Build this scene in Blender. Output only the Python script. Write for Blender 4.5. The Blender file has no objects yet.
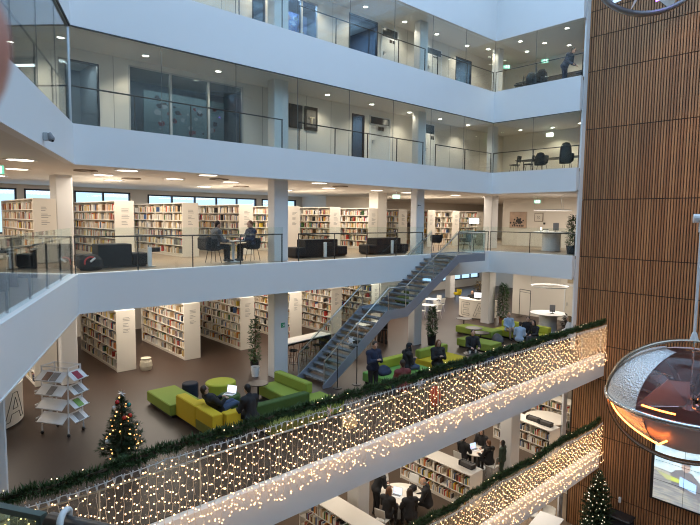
import bpy, math, random
from mathutils import Vector, Matrix
random.seed(7)
PI = math.pi
SC = bpy.context.scene
COL = SC.collection
sin, cos = math.sin, math.cos

# ---------------------------------------------------------------- materials
_mats = {}
def mat(name, col, rough=.6, metal=0., var=.10, scale=5., bump=0., emis=None, estr=0., spec=.5, coat=0.):
    if name in _mats: return _mats[name]
    m = bpy.data.materials.new(name); m.use_nodes = True
    nt = m.node_tree; b = nt.nodes['Principled BSDF']
    b.inputs['Roughness'].default_value = rough
    b.inputs['Metallic'].default_value = metal
    b.inputs['Specular IOR Level'].default_value = spec
    b.inputs['Coat Weight'].default_value = coat
    tc = nt.nodes.new('ShaderNodeTexCoord')
    n = nt.nodes.new('ShaderNodeTexNoise'); n.inputs['Scale'].default_value = scale; n.inputs['Detail'].default_value = 3
    nt.links.new(tc.outputs['Object'], n.inputs['Vector'])
    mx = nt.nodes.new('ShaderNodeMix'); mx.data_type = 'RGBA'
    mx.inputs[6].default_value = (*[max(0, c * (1 - var)) for c in col], 1)
    mx.inputs[7].default_value = (*[min(1, c * (1 + var)) for c in col], 1)
    nt.links.new(n.outputs['Fac'], mx.inputs[0])
    nt.links.new(mx.outputs[2], b.inputs['Base Color'])
    if bump:
        bp = nt.nodes.new('ShaderNodeBump'); bp.inputs['Strength'].default_value = bump; bp.inputs['Distance'].default_value = .02
        nt.links.new(n.outputs['Fac'], bp.inputs['Height']); nt.links.new(bp.outputs['Normal'], b.inputs['Normal'])
    if emis:
        b.inputs['Emission Color'].default_value = (*emis, 1); b.inputs['Emission Strength'].default_value = estr
    _mats[name] = m
    return m

def emat(name, col, s, sample=False):
    if name in _mats: return _mats[name]
    m = mat(name, (.8, .8, .8), emis=col, estr=s)
    try: m.cycles.emission_sampling = 'AUTO' if sample else 'NONE'
    except Exception: pass
    return m

def glassmat(name, tint=(.93, .97, .96), ior=1.45, rough=.0, gloss=1.0):
    if name in _mats: return _mats[name]
    m = bpy.data.materials.new(name); m.use_nodes = True
    nt = m.node_tree; nt.nodes.remove(nt.nodes['Principled BSDF'])
    out = nt.nodes['Material Output']
    t = nt.nodes.new('ShaderNodeBsdfTransparent'); t.inputs['Color'].default_value = (*tint, 1)
    g = nt.nodes.new('ShaderNodeBsdfGlossy'); g.inputs['Roughness'].default_value = rough; g.inputs['Color'].default_value = (gloss, gloss, gloss, 1)
    geo = nt.nodes.new('ShaderNodeNewGeometry')
    mp = nt.nodes.new('ShaderNodeMapRange'); mp.inputs['To Min'].default_value = ior; mp.inputs['To Max'].default_value = 1 / ior
    fr = nt.nodes.new('ShaderNodeFresnel'); ms = nt.nodes.new('ShaderNodeMixShader')
    nt.links.new(geo.outputs['Backfacing'], mp.inputs['Value']); nt.links.new(mp.outputs['Result'], fr.inputs['IOR'])
    nt.links.new(fr.outputs['Fac'], ms.inputs['Fac']); nt.links.new(t.outputs[0], ms.inputs[1]); nt.links.new(g.outputs[0], ms.inputs[2])
    nt.links.new(ms.outputs[0], out.inputs['Surface'])
    _mats[name] = m
    return m

# ---------------------------------------------------------------- mesh builder
class MB:
    def __init__(s): s.v = []; s.f = []; s.m = []
    def add(s, vs, fs, mi=0):
        o = len(s.v); s.v += [tuple(p) for p in vs]
        s.f += [tuple(i + o for i in f) for f in fs]; s.m += [mi] * len(fs); return s
    def box(s, x0, x1, y0, y1, z0, z1, mi=0, T=None):
        vs = [(x, y, z) for z in (z0, z1) for y in (y0, y1) for x in (x0, x1)]
        if T is not None: vs = [T @ Vector(p) for p in vs]
        return s.add(vs, [(0, 2, 3, 1), (4, 5, 7, 6), (0, 1, 5, 4), (2, 6, 7, 3), (0, 4, 6, 2), (1, 3, 7, 5)], mi)
    def cbox(s, c, size, rz=0, mi=0, T=None):
        M = Matrix.Translation(c) @ Matrix.Rotation(rz, 4, 'Z')
        if T is not None: M = M @ T
        a, b, d = [q / 2 for q in size]
        return s.box(-a, a, -b, b, -d, d, mi, M)
    def rbox(s, x0, x1, y0, y1, z0, z1, r=.03, mi=0):      # box with chamfered edges
        def ring(z, i): return [(x0 + i + r, y0 + i, z), (x1 - i - r, y0 + i, z), (x1 - i, y0 + i + r, z), (x1 - i, y1 - i - r, z),
                                (x1 - i - r, y1 - i, z), (x0 + i + r, y1 - i, z), (x0 + i, y1 - i - r, z), (x0 + i, y0 + i + r, z)]
        R = [ring(z0, r), ring(z0 + r, 0), ring(z1 - r, 0), ring(z1, r)]
        vs = sum(R, []); fs = [tuple(range(7, -1, -1)), tuple(range(24, 32))]
        for k in range(3):
            for i in range(8):
                j = (i + 1) % 8; fs.append((k * 8 + i, k * 8 + j, k * 8 + 8 + j, k * 8 + 8 + i))
        return s.add(vs, fs, mi)
    def prism(s, poly, z0, z1, mi=0):
        n = len(poly); a = sum(poly[i][0] * poly[(i + 1) % n][1] - poly[(i + 1) % n][0] * poly[i][1] for i in range(n))
        if a < 0: poly = poly[::-1]
        vs = [(x, y, z0) for x, y in poly] + [(x, y, z1) for x, y in poly]
        fs = [tuple(range(n - 1, -1, -1)), tuple(range(n, 2 * n))] + [(i, (i + 1) % n, n + (i + 1) % n, n + i) for i in range(n)]
        return s.add(vs, fs, mi)
    def tube(s, path, r, n=8, mi=0, closed=False):
        P = [Vector(p) for p in path]; N = len(P); rr = r if isinstance(r, (list, tuple)) else [r] * N
        vs = []; fs = []; up = None
        for i, p in enumerate(P):
            if closed: d = P[(i + 1) % N] - P[i - 1]
            else: d = P[min(i + 1, N - 1)] - P[max(i - 1, 0)]
            d.normalize()
            if up is None: up = Vector((0, 0, 1)) if abs(d.z) < .9 else Vector((1, 0, 0))
            a = d.cross(up).normalized(); up = a.cross(d).normalized()
            for k in range(n):
                t = 2 * PI * k / n; vs.append(p + (a * cos(t) + up * sin(t)) * rr[i])
        M = N if closed else N - 1
        for i in range(M):
            for k in range(n):
                q = (k + 1) % n; j = (i + 1) % N
                fs.append((i * n + k, i * n + q, j * n + q, j * n + k))
        if not closed: fs += [tuple(range(n - 1, -1, -1)), tuple((N - 1) * n + k for k in range(n))]
        return s.add(vs, fs, mi)
    def lathe(s, prof, n=24, c=(0, 0, 0), mi=0, T=None, a0=0., a1=2 * PI):
        vs = []; fs = []; full = abs(a1 - a0 - 2 * PI) < 1e-6; K = n if full else n + 1
        for r, z in prof:
            for k in range(K):
                t = a0 + (a1 - a0) * k / n; p = Vector((max(r, 1e-4) * cos(t), max(r, 1e-4) * sin(t), z))
                if T is not None: p = T @ p
                vs.append((p.x + c[0], p.y + c[1], p.z + c[2]))
        for i in range(len(prof) - 1):
            for k in range(n):
                q = (k + 1) % K; fs.append((i * K + k, i * K + q, (i + 1) * K + q, (i + 1) * K + k))
        return s.add(vs, fs, mi)
    def cyl(s, c, r, h, n=20, mi=0, r2=None):
        r2 = r if r2 is None else r2
        return s.lathe([(0, 0), (r, 0), (r2, h), (0, h)], n, c, mi)
    def ball(s, c, r, n=10, m=6, mi=0, sc=(1, 1, 1), T=None):
        M = Matrix.Diagonal((*sc, 1)) if T is None else T @ Matrix.Diagonal((*sc, 1))
        return s.lathe([(r * sin(PI * i / m), -r * cos(PI * i / m)) for i in range(m + 1)], n, c, mi, M)
    def capsule(s, p, q, r0, r1, n=10, mi=0):
        p = Vector(p); q = Vector(q); d = q - p; L = max(d.length, 1e-4)
        R = d.to_track_quat('Z', 'Y').to_matrix().to_4x4() if d.length > 1e-5 else Matrix()
        prof = [(r0 * sin(a), -r0 * cos(a)) for a in (0, .5, 1.0, PI / 2)] + [(r1 * sin(a), L - r1 * cos(a)) for a in (PI / 2, 2.14, 2.64, PI)]
        return s.lathe(prof, n, p, mi, R)
    def leaf(s, p, d, L, w, up=Vector((0, 0, 1)), mi=0):
        p = Vector(p); d = Vector(d).normalized(); a = d.cross(up)
        a = a.normalized() if a.length > 1e-3 else Vector((1, 0, 0)); nrm = a.cross(d)
        return s.add([p, p + d * L * .5 + a * w / 2 + nrm * w * .15, p + d * L, p + d * L * .5 - a * w / 2 + nrm * w * .15], [(0, 1, 2, 3)], mi)
    def mesh(s, name, mats, smooth=False):
        me = bpy.data.meshes.new(name); me.from_pydata(s.v, [], s.f)
        for m in (mats if isinstance(mats, (list, tuple)) else [mats]): me.materials.append(m)
        if len(set(s.m)) > 1 or (s.m and s.m[0]): me.polygons.foreach_set('material_index', s.m)
        if smooth: me.polygons.foreach_set('use_smooth', [True] * len(me.polygons))
        me.update(); return me
    def build(s, name, mats, parent=None, smooth=False, loc=None):
        o = bpy.data.objects.new(name, s.mesh(name, mats, smooth)); COL.objects.link(o)
        if parent: o.parent = parent
        if loc: o.location = loc
        return o

def tag(o, label, cat, group=None, kind=None):
    o['label'] = label; o['category'] = cat
    if group: o['group'] = group
    if kind: o['kind'] = kind
    return o
def thing(name, label, cat, loc=(0, 0, 0), rz=0., group=None):
    o = bpy.data.objects.new(name, None); o.empty_display_size = .1; COL.objects.link(o)
    o.location = loc; o.rotation_euler = (0, 0, rz)
    return tag(o, label, cat, group)
def struct(name, mb, m, smooth=False):
    o = mb.build(name, m, smooth=smooth); o['kind'] = 'structure'; return o
def copy_tree(o, parent=None):
    c = o.copy(); COL.objects.link(c)
    if parent: c.parent = parent
    for ch in list(o.children): copy_tree(ch, c)
    return c
def arc(c, r, a0, a1, n, ax=(1, 0, 0), ay=(0, 1, 0), ry=None):
    c = Vector(c); ax = Vector(ax); ay = Vector(ay); ry = r if ry is None else ry
    return [c + ax * r * cos(a0 + (a1 - a0) * i / n) + ay * ry * sin(a0 + (a1 - a0) * i / n) for i in range(n + 1)]

# ---------------------------------------------------------------- palette
WHITE = mat('white_paint', (.80, .80, .80), .55, var=.015, scale=1.5)
CEIL = mat('ceiling_paint', (.74, .72, .69), .8, var=.02, scale=2)
WARMW = mat('warm_white_wall', (.78, .73, .66), .7, var=.02, scale=1)
SHELFW = mat('cream_laminate', (.78, .72, .63), .45, var=.03, scale=2)
FLOORB = mat('brown_linoleum', (.060, .037, .027), .40, var=.12, scale=1.2, spec=.3)
FLOORT = mat('tan_linoleum', (.30, .22, .155), .35, var=.1, scale=1.2)
DARK = mat('black_fabric', (.012, .012, .015), .85, var=.3, scale=30)
DKGREY = mat('charcoal_steel', (.06, .062, .065), .4, .6)
STEEL = mat('brushed_steel', (.50, .52, .54), .3, .9, var=.05, scale=20)
BLUESTEEL = mat('painted_grey_steel', (.30, .33, .39), .4, .3, var=.06, scale=4)
CHROME = mat('chrome', (.82, .82, .84), .06, 1., var=.02)
BLACKP = mat('black_plastic', (.015, .015, .017), .4)
WHITEP = mat('white_plastic', (.8, .8, .8), .35, var=.02)
PAPER = mat('paper', (.78, .77, .74), .7, var=.05)
LIME = mat('lime_wool', (.40, .42, .035), .85, var=.08, scale=40, bump=.1)
YELL = mat('mustard_wool', (.62, .43, .015), .85, var=.08, scale=40, bump=.1)
GREEN = mat('grass_green_wool', (.24, .31, .04), .85, var=.08, scale=40, bump=.1)
DKGRN = mat('dark_green_wool', (.045, .095, .018), .85, var=.1, scale=40, bump=.1)
NAVY = mat('navy_wool', (.018, .022, .035), .85, var=.1, scale=40)
SKIN = mat('skin', (.52, .31, .22), .5, var=.06, scale=15)
GLASS = glassmat('clear_glass')
GLASSF = glassmat('front_glass', (.96, .97, .96), 1.28)
GLASSB = glassmat('bluish_glass', (.86, .93, .95))
GLASSG = glassmat('green_glass', (.72, .86, .76))
LEAFM = mat('plant_leaf', (.03, .085, .02), .5, var=.4, scale=8)
PINE = mat('pine_needles', (.026, .055, .02), .7, var=.45, scale=10)
BARK = mat('bark', (.08, .05, .03), .9)
LAMPW = emat('lamp_white', (1., .93, .80), 14)
# ================================================================ the building
Z1, Z2, Z3, Z4, Z0, ZM = 0., 4.37, 8.37, 12.42, -4.5, -8.6
S1, S2, S3, S4, S0, SM = 3.31, 7.33, 10.885, 14.9, -1.03, -5.35
XL, YB, XR, YE, YF, XW = 4.11, 15.45, 23.76, 11.05, 9.67, 24.4
CA = (-1.08, 3.27)                                         # where the left gallery meets the near gallery
PATH = [CA, (XL, YB), (XR, YB), (XR, YE)]
def offs(path, d):                                        # polyline moved d towards the building side
    P = [Vector((x, y)) for x, y in path]; out = []
    for i, p in enumerate(P):
        ns = []
        for a, b in ((i - 1, i), (i, i + 1)):
            if a >= 0 and b < len(P):
                t = (P[b] - P[a]).normalized(); ns.append(Vector((-t.y, t.x)))
        n = sum(ns, Vector((0, 0))).normalized(); out.append(tuple(p + n * (d / max(.3, n.dot(ns[0])))))
    return out
def strip(path, d0, d1): return offs(path, d0) + offs(path, d1)[::-1]
OUTER = [(42, YE), (42, 28), (-12, 28), (-12, 3.27)]
for z, s, fm in ((Z2, S1, FLOORT), (Z3, S2, FLOORT), (Z4, S3, FLOORT)):
    struct('floor', MB().prism(offs(PATH, .22) + OUTER, z - .16, z - .01), fm)
    struct('ceiling', MB().prism(offs(PATH, .12) + OUTER, s + .002, s + .06), CEIL)
    struct('wall_balcony_band', MB().prism(strip(PATH, 0, .25), s, z), WHITE)
    # thin shadow-gap drip edge along the foot of each white band
    struct('trim_1', MB().prism(strip(PATH, -.012, .04), s - .03, s - .003), DKGREY if s == S3 else WHITE)
struct('ceiling', MB().prism(offs(PATH, .12) + OUTER, S4 + .002, S4 + .06), CEIL)
struct('wall_balcony_band', MB().prism(strip(PATH, 0, .25), S4, 18.2), WHITE)
# near gallery on which the photographer stands
CD = (.52, -.85); CN = (.85, .52)
def cg(s, d=0.): return (CA[0] + CD[0] * s - CN[0] * d, CA[1] + CD[1] * s - CN[1] * d)
struct('floor', MB().prism([cg(0, .2), cg(6.2, .2), (2, -6), (-12, -6), (-12, 3.27)], Z2 - .16, Z2 - .01), FLOORT)
struct('ceiling', MB().prism([cg(0, .1), cg(6.2, .1), (2, -6), (-12, -6), (-12, 3.27)], S1 + .002, S1 + .06), CEIL)
struct('wall_balcony_band', MB().prism([cg(0), cg(6.2), cg(6.2, .25), cg(0, .25)], S1, Z2), WHITE)
# level one: the library floor that reaches forward to the garlanded balcony
struct('floor', MB().box(-12, 42, YF + .2, 28, Z1 - .16, Z1), FLOORB)
struct('ceiling', MB().box(-12, 42, YF + .1, 28, S0 + .002, S0 + .06), CEIL)
struct('wall_balcony_band', MB().box(-12, XW + .02, YF, YF + .25, S0, Z1 - .02), WHITE)
struct('floor', MB().box(-12, 42, YF + .2, 28, Z0 - .16, Z0), mat('dark_brown_floor', (.10, .07, .05), .45, var=.1))
struct('ceiling', MB().box(-12, 42, YF + .1, 28, SM + .002, SM + .06), CEIL)
struct('wall_balcony_band', MB().box(-12, XW + .02, YF, YF + .25, SM, Z0 - .02), WHITE)
struct('floor', MB().box(-12, 42, -6, 28, ZM - .2, ZM), FLOORT)
# outer walls (windows only where the photograph shows them)
def wall_x(name, y, x0, x1, z0, z1, holes, m, th=.2):       # wall in the plane Y = y with rectangular holes (x0,x1,z0,z1)
    mb = MB(); xs = sorted({x0, x1, *[h[0] for h in holes], *[h[1] for h in holes]})
    for a, b in zip(xs, xs[1:]):
        zz = sorted([(h[2], h[3]) for h in holes if h[0] <= a and h[1] >= b]); z = z0
        for p, q in zz:
            if p > z: mb.box(a, b, y, y + th, z, p)
            z = q
        if z < z1: mb.box(a, b, y, y + th, z, z1)
    return struct(name, mb, m)
H2 = [(3.2, 5.0, 5.1, 7.15), (5.3, 6.9, 5.1, 7.15), (7.4, 10.05, 5.1, 7.15), (10.95, 17.6, 5.1, 7.1), (18.0, 20.6, 5.1, 7.1)]
H1 = [(32.0, 41.5, .7, 3.0)]
wall_x('wall_back', 28, -12, 42, Z1 - 1, 18.2, H2 + H1, WARMW)
struct('wall_back', MB().box(-12, 42, 28, 28.2, ZM, Z1 - 1), WARMW)
struct('wall_left', MB().box(-12.2, -12, -6, 28, ZM, 18.2), WARMW)
struct('wall_front', MB().box(-12, 42, -6.2, -6, ZM, 18.2), WARMW)
struct('wall_right', MB().box(42, 42.2, -6, 28, ZM, 18.2), WARMW)
FRAME = mat('dark_window_frame', (.03, .035, .045), .4, .3)
n = 0
for x0, x1, z0, z1 in H2 + H1:
    n += 1; fr = MB()
    w = .07
    for a, b, c, d in ((x0, x1, z0, z0 + w), (x0, x1, z1 - w, z1), (x0, x0 + w, z0, z1), (x1 - w, x1, z0, z1)): fr.box(a, b, 27.96, 28.1, c, d)
    k = max(1, round((x1 - x0) / 1.35))
    for i in range(1, k): fr.box(x0 + (x1 - x0) * i / k - .04, x0 + (x1 - x0) * i / k + .04, 27.97, 28.09, z0, z1)
    f = struct('window_%d' % n, fr, FRAME)
    MB().box(x0 + .02, x1 - .02, 28.02, 28.04, z0 + .02, z1 - .02).build('window_pane', GLASS, f)
# inner walls: gallery corridors of levels three and four, meeting-room walls of the right wing
YC = 17.5
WIN3 = [(4.3, 5.42, Z3, 10.55, None), (6.31, 10.45, Z3, 10.72, 'art'), (15.9, 16.65, Z3, 10.55, None)]
WIN4 = [(10.85, 11.42, Z4, 14.3, None), (12.33, 13.95, Z4, 14.6, 'art'), (15.66, 17.4, Z4, 14.75, None), (23.2, 24.6, Z4, 14.5, None)]
wall_x('wall_back', YC, -12, 28, Z3 - .02, S3 + .02, [(a, b, c, d) for a, b, c, d, _ in WIN3], WARMW, .12)
wall_x('wall_back', YC, -12, 28, Z4 - .02, S4 + .02, [(a, b, c, d) for a, b, c, d, _ in WIN4], WARMW, .12)
struct('wall_right', MB().box(28, 28.12, YE, YC, Z3 - .02, S3 + .02), WARMW)
struct('wall_right', MB().box(28, 28.12, YE, YC, Z4 - .02, S4 + .02), WARMW)
struct('wall_right', MB().box(30.5, 30.62, YE, 18.0, Z1, S1 + .02).box(30.62, 30.74, YE, 19.0, Z2 - .02, S2 + .02), WARMW)
struct('wall_right', MB().box(28, 28.1, YE, 28, Z0, S0), mat('tan_wall', (.42, .36, .30), .7))
struct('wall_right', MB().box(27.0, 27.12, YF + 2, 28, ZM, SM), WARMW)
struct('wall_pier', MB().box(19.84, 20.5, 19.72, 20.4, Z2 - .02, S2 + .02), WARMW)
struct('wall_core', MB().box(21, 26.4, 25.4, 27.9, Z2 - .02, S2 + .02), WARMW)
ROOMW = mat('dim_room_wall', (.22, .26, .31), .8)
MULL = mat('pale_mullion', (.55, .54, .52), .4, .4)
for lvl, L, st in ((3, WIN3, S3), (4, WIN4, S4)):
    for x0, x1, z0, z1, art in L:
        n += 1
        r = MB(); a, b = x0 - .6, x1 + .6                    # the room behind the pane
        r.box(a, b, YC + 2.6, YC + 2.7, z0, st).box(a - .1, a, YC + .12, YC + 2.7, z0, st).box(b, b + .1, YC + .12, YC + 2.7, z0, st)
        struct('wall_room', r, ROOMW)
        fr = MB(); w = .04
        for p, q, c, d in ((x0, x1, z0, z0 + w), (x0, x1, z1 - w, z1), (x0, x0 + w, z0, z1), (x1 - w, x1, z0, z1)): fr.box(p, q, YC - .02, YC + .1, c, d)
        k = 3 if x1 - x0 > 3 else (2 if art else 1)
        for i in range(1, k): fr.box(x0 + (x1 - x0) * i / k - .035, x0 + (x1 - x0) * i / k + .035, YC - .02, YC + .1, z0, z1)
        f = struct('window_%d' % n, fr, MULL if art else FRAME)
        MB().box(x0 + .02, x1 - .02, YC + .03, YC + .05, z0 + .02, z1 - .02).build('window_pane', glassmat('dark_room_glass', (.62, .70, .76), 1.5) if lvl == 3 else glassmat('blue_room_glass', (.55, .68, .82), 1.6), f)
def door(no, x0, x1, z0, z1, transom):
    fr = MB(); y = YC
    fr.box(x0, x0 + .07, y - .05, y, z0, z1 + transom).box(x1 - .07, x1, y - .05, y, z0, z1 + transom).box(x0, x1, y - .05, y, z1, z1 + .06).box(x0, x1, y - .05, y, z1 + transom - .05, z1 + transom)
    d = struct('door_%d' % no, fr, WHITEP)
    dl = MB().box(x0 + .07, x1 - .07, y - .035, y - .002, z0, z1).build('door_leaf', mat('door_white', (.74, .73, .70), .45, var=.02), d)
    MB().box(x0 + .07, x1 - .07, y - .03, y - .004, z1 + .06, z1 + transom - .05).build('door_transom', mat('dark_transom', (.05, .07, .09), .15), d)
    MB().box(x0 + .14, x0 + .17, y - .09, y - .035, z0 + 1.0, z0 + 1.14).box(x0 + .14, x0 + .28, y - .1, y - .08, z0 + 1.1, z0 + 1.13).build('door_handle', STEEL, dl)
    s = MB(); s.box(x0 + .55, x0 + .72, y - .045, y - .036, z0 + 1.62, z0 + 1.8).box(x0 + .75, x0 + .92, y - .045, y - .036, z0 + 1.62, z0 + 1.8)
    s.build('door_sign', DKGREY, dl)
door(1, 16.95, 18.3, Z3, 10.2, .42); door(2, 20.7, 21.6, Z3, 10.2, .55)
door(3, 17.6, 18.75, Z4, 14.18, .5); door(4, 20.75, 22.0, Z4, 14.1, .4)
# wall panel joints (thin reveals between the corridor wall boards)
tr = MB()
for x, za, zb in [(x, Z3, S3) for x in (5.85, 11.3, 13.4, 14.7, 22.9, 24.3, 25.6)] + [(x, Z4, S4) for x in (8.4, 9.6, 14.75, 19.4, 22.6)]: tr.box(x - .006, x + .006, YC - .008, YC, za, zb)
struct('trim_2', tr, mat('joint_grey', (.35, .33, .3), .8))
# columns
def column(x0, x1, y0, y1, zs):
    for a, b in zs:
        mb = MB(); r = .03
        mb.prism([(x0 + r, y0), (x1 - r, y0), (x1, y0 + r), (x1, y1 - r), (x1 - r, y1), (x0 + r, y1), (x0, y1 - r), (x0, y0 + r)], a, b)
        struct('wall_column', mb, mat('column_paint', (.72, .71, .70), .6, var=.02, scale=1.5))
LV = [(Z1, S1 + .01), (Z2 - .02, S2 + .01), (Z3 - .02, S3 + .01), (Z4 - .02, S4 + .01)]
column(10.92, 11.55, 16.15, 16.6, LV)
column(18.85, 19.4, 16.2, 16.6, LV)
column(4.76, 5.3, 20.2, 21.0, LV)
column(26.2, 26.85, 16.95, 17.5, LV[:2])
column(24.5, 24.95, 15.9, 16.3, LV[2:3])
column(24.75, 25.2, 15.9, 16.3, LV[3:])
column(1.0, 1.52, 10.05, 10.55, LV[:1])
column(32.7, 33.3, 24.6, 25.1, LV[:1])
column(11.55, 12.1, 12.2, 12.75, [(Z0, S0)]); column(19.3, 20.0, 11.2, 11.75, [(Z0, S0)]); column(3.3, 3.9, 12.2, 12.75, [(Z0, S0)])
# tall full-height glazing of levels three and four
GJ = mat('glass_joint', (.12, .15, .16), .3)
def glaze(pts, z0, z1, step, gm):
    g = MB(); j = MB()
    for (xa, ya), (xb, yb) in zip(pts, pts[1:]):
        L = math.hypot(xb - xa, yb - ya); k = max(1, round(L / step)); rz = math.atan2(yb - ya, xb - xa)
        for i in range(k):
            t = (i + .5) / k; g.cbox((xa + (xb - xa) * t, ya + (yb - ya) * t, (z0 + z1) / 2), (L / k - .015, .012, z1 - z0), rz)
            t = i / k; j.cbox((xa + (xb - xa) * t, ya + (yb - ya) * t, (z0 + z1) / 2), (.014, .014, z1 - z0), rz)
    f = struct('window_%d' % glaze.n, j, GJ); g.build('window_pane', gm, f); glaze.n += 1
glaze.n = n + 1
GP = offs(PATH, .06)
glaze(GP[:2], Z3, S3, 2.0, GLASSB); glaze(GP[1:3], Z3, S3, 2.4, GLASS); glaze(GP[2:], Z3, S3, 2.0, GLASS)
glaze(GP[:2], Z4, S4, 2.0, GLASSB); glaze(GP[1:3], Z4, S4, 2.4, GLASS); glaze(GP[2:], Z4, S4, 2.0, GLASS)
struct('trim_3', MB().cbox((*GP[1], (Z3 + S3) / 2), (.05, .05, S3 - Z3)).cbox((*GP[1], (Z4 + S4) / 2), (.05, .05, S4 - Z4)), STEEL)
# timber-slatted core on the right
def slatmat():
    m = mat('oak_slat', (.3, .17, .09), .5, scale=3)
    nt = m.node_tree; b = nt.nodes['Principled BSDF']
    geo = nt.nodes.new('ShaderNodeNewGeometry'); cr = nt.nodes.new('ShaderNodeValToRGB')
    cr.color_ramp.elements[0].color = (.235, .10, .042, 1); cr.color_ramp.elements[1].color = (.49, .25, .11, 1)
    tc = nt.nodes.new('ShaderNodeTexCoord'); mp = nt.nodes.new('ShaderNodeMapping'); mp.inputs['Scale'].default_value = (30, 30, .9)
    ns = nt.nodes.new('ShaderNodeTexNoise'); ns.inputs['Scale'].default_value = 1; ns.inputs['Detail'].default_value = 4
    mx = nt.nodes.new('ShaderNodeMix'); mx.inputs[0].default_value = .45
    nt.links.new(tc.outputs['Object'], mp.inputs['Vector']); nt.links.new(mp.outputs[0], ns.inputs['Vector'])
    nt.links.new(geo.outputs['Random Per Island'], mx.inputs[2]); nt.links.new(ns.outputs['Fac'], mx.inputs[3])
    nt.links.new(mx.outputs[0], cr.inputs['Fac']); nt.links.new(cr.outputs['Color'], b.inputs['Base Color'])
    return m
SLAT = slatmat()
JZ = [ZM, -6.5, -3.85, -1.24, .34, 2.85, 4.33, 6.93, 10.1, 12.65, 14.17, 15.28, 18.2]
sl = MB(); y = -3.95
while y < YE:
    for a, b in zip(JZ, JZ[1:]): sl.box(XW, XW + .05, y, y + .062, a + .02, b - .02)
    y += .105
struct('wall_timber_slats', sl, SLAT)
struct('wall_timber_core', MB().box(XW + .045, 28, -4, YE + .06, ZM, 18.2), mat('timber_backing', (.045, .028, .018), .8))
struct('trim_4', MB().box(XR + .32, XW + .06, YE - .02, YE + .06, Z1, 18.2).box(XR + .32, XW + .06, YE + .26, YE + .34, ZM, Z1), WHITE)
# glazed roof over the atrium
rf = MB()
for i in range(9): rf.box(-2 + i * 3.3 - .1, -2 + i * 3.3 + .1, -6, 15.5, 18.1, 18.3)
for i in range(8): rf.box(-2, 24.4, -6 + i * 3.07 - .06, -6 + i * 3.07 + .06, 18.1, 18.25)
f = struct('window_99', rf, WHITE)
MB().box(-2, 24.4, -6, 15.5, 18.3, 18.33).build('window_pane', GLASS, f)
struct('ceiling', MB().box(-12, -2, -6, 28, 18.2, 18.35).box(24.4, 42, -6, 28, 18.2, 18.35).box(-2, 24.4, 15.5, 28, 18.2, 18.35), WHITE)
# ================================================================ balustrades
HR = mat('handrail_dark', (.05, .05, .055), .35, .5)
def balustrade(a, b, z, label, group, gh=1.25, hh=1.0, step=1.9, hm=HR, glass=GLASS, posts=True, name='glass_balustrade'):
    (xa, ya), (xb, yb) = a, b
    L = math.hypot(xb - xa, yb - ya); rz = math.atan2(yb - ya, xb - xa)
    t = thing(name, label, 'railing', (xa, ya, z), rz, group)
    k = max(1, round(L / step))
    MB().tube([(0, .04, hh), (L, .04, hh)], .022, 8).build('handrail', hm, t, True)
    for i in range(k):
        if gh: MB().box(L * i / k + .01, L * (i + 1) / k - .01, -.006, .006, -.01, gh).build('glass_pane', glass, t)
    for i in range(k + 1):
        if posts: x = min(max(L * i / k, .02), L - .02); MB().box(x - .012, x + .012, .022, .06, -.01, hh).build('post', hm, t)
    return t
OP = offs(PATH, .12)
def along(i, s0, s1):
    (xa, ya), (xb, yb) = OP[i], OP[i + 1]; L = math.hypot(xb - xa, yb - ya); ux, uy = (xb - xa) / L, (yb - ya) / L
    return (xa + ux * s0, ya + uy * s0), (xa + ux * (s1 if s1 else L), ya + uy * (s1 if s1 else L))
GR = 'gallery railings'
x0 = OP[1][0]
for z, lv in ((Z3, 'third'), (Z4, 'fourth')):
    for a, b, w in ((.05, 10.9 - x0, 'left of the second column'), (11.6 - x0, 18.5 - x0, 'between the two back columns'), (19.35 - x0, None, 'right of the third column')):
        balustrade(*along(1, a, b), z, 'dark slim handrail along the %s gallery, %s' % ({'third': 'upper', 'fourth': 'topmost'}[lv], w), GR, gh=0)
    balustrade(*along(2, 0.05, None), z, 'dark slim handrail on the short %s gallery beside the timber wall' % {'third': 'upper', 'fourth': 'topmost'}[lv], GR, gh=0)
    balustrade(*along(0, 4.5, None), z, 'dark slim handrail behind the slanting left glass of the %s gallery' % {'third': 'upper', 'fourth': 'topmost'}[lv], GR, gh=0)
for a, b, w in ((.05, 10.9 - x0, 'in front of the seated readers'), (11.6 - x0, 18.6 - x0, 'in front of the black workstations')):
    balustrade(*along(1, a, b), Z2, 'glass balustrade with dark handrail on the middle gallery %s' % w, GR)
balustrade(*along(1, 21.3 - x0, None), Z2, 'short glass balustrade between the stair head and the corner column', GR, step=1.2)
balustrade(*along(2, 0.05, None), Z2, 'glass balustrade in front of the white counter and framed poster', GR)
balustrade(*along(0, 1.0, None), Z2, 'glass balustrade on the slanting left middle gallery', GR, glass=GLASSB, step=1.5)
balustrade((-3, YF + .1), (24.3, YF + .1), Z1, 'long glass balustrade under the upper fir garland', GR, glass=GLASSF, gh=1.3, hm=STEEL, step=1.95)
balustrade((-3, YF + .1), (24.3, YF + .1), Z0, 'long glass balustrade under the lower fir garland', GR, glass=GLASSF, gh=1.3, hm=STEEL, step=1.95)

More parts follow.
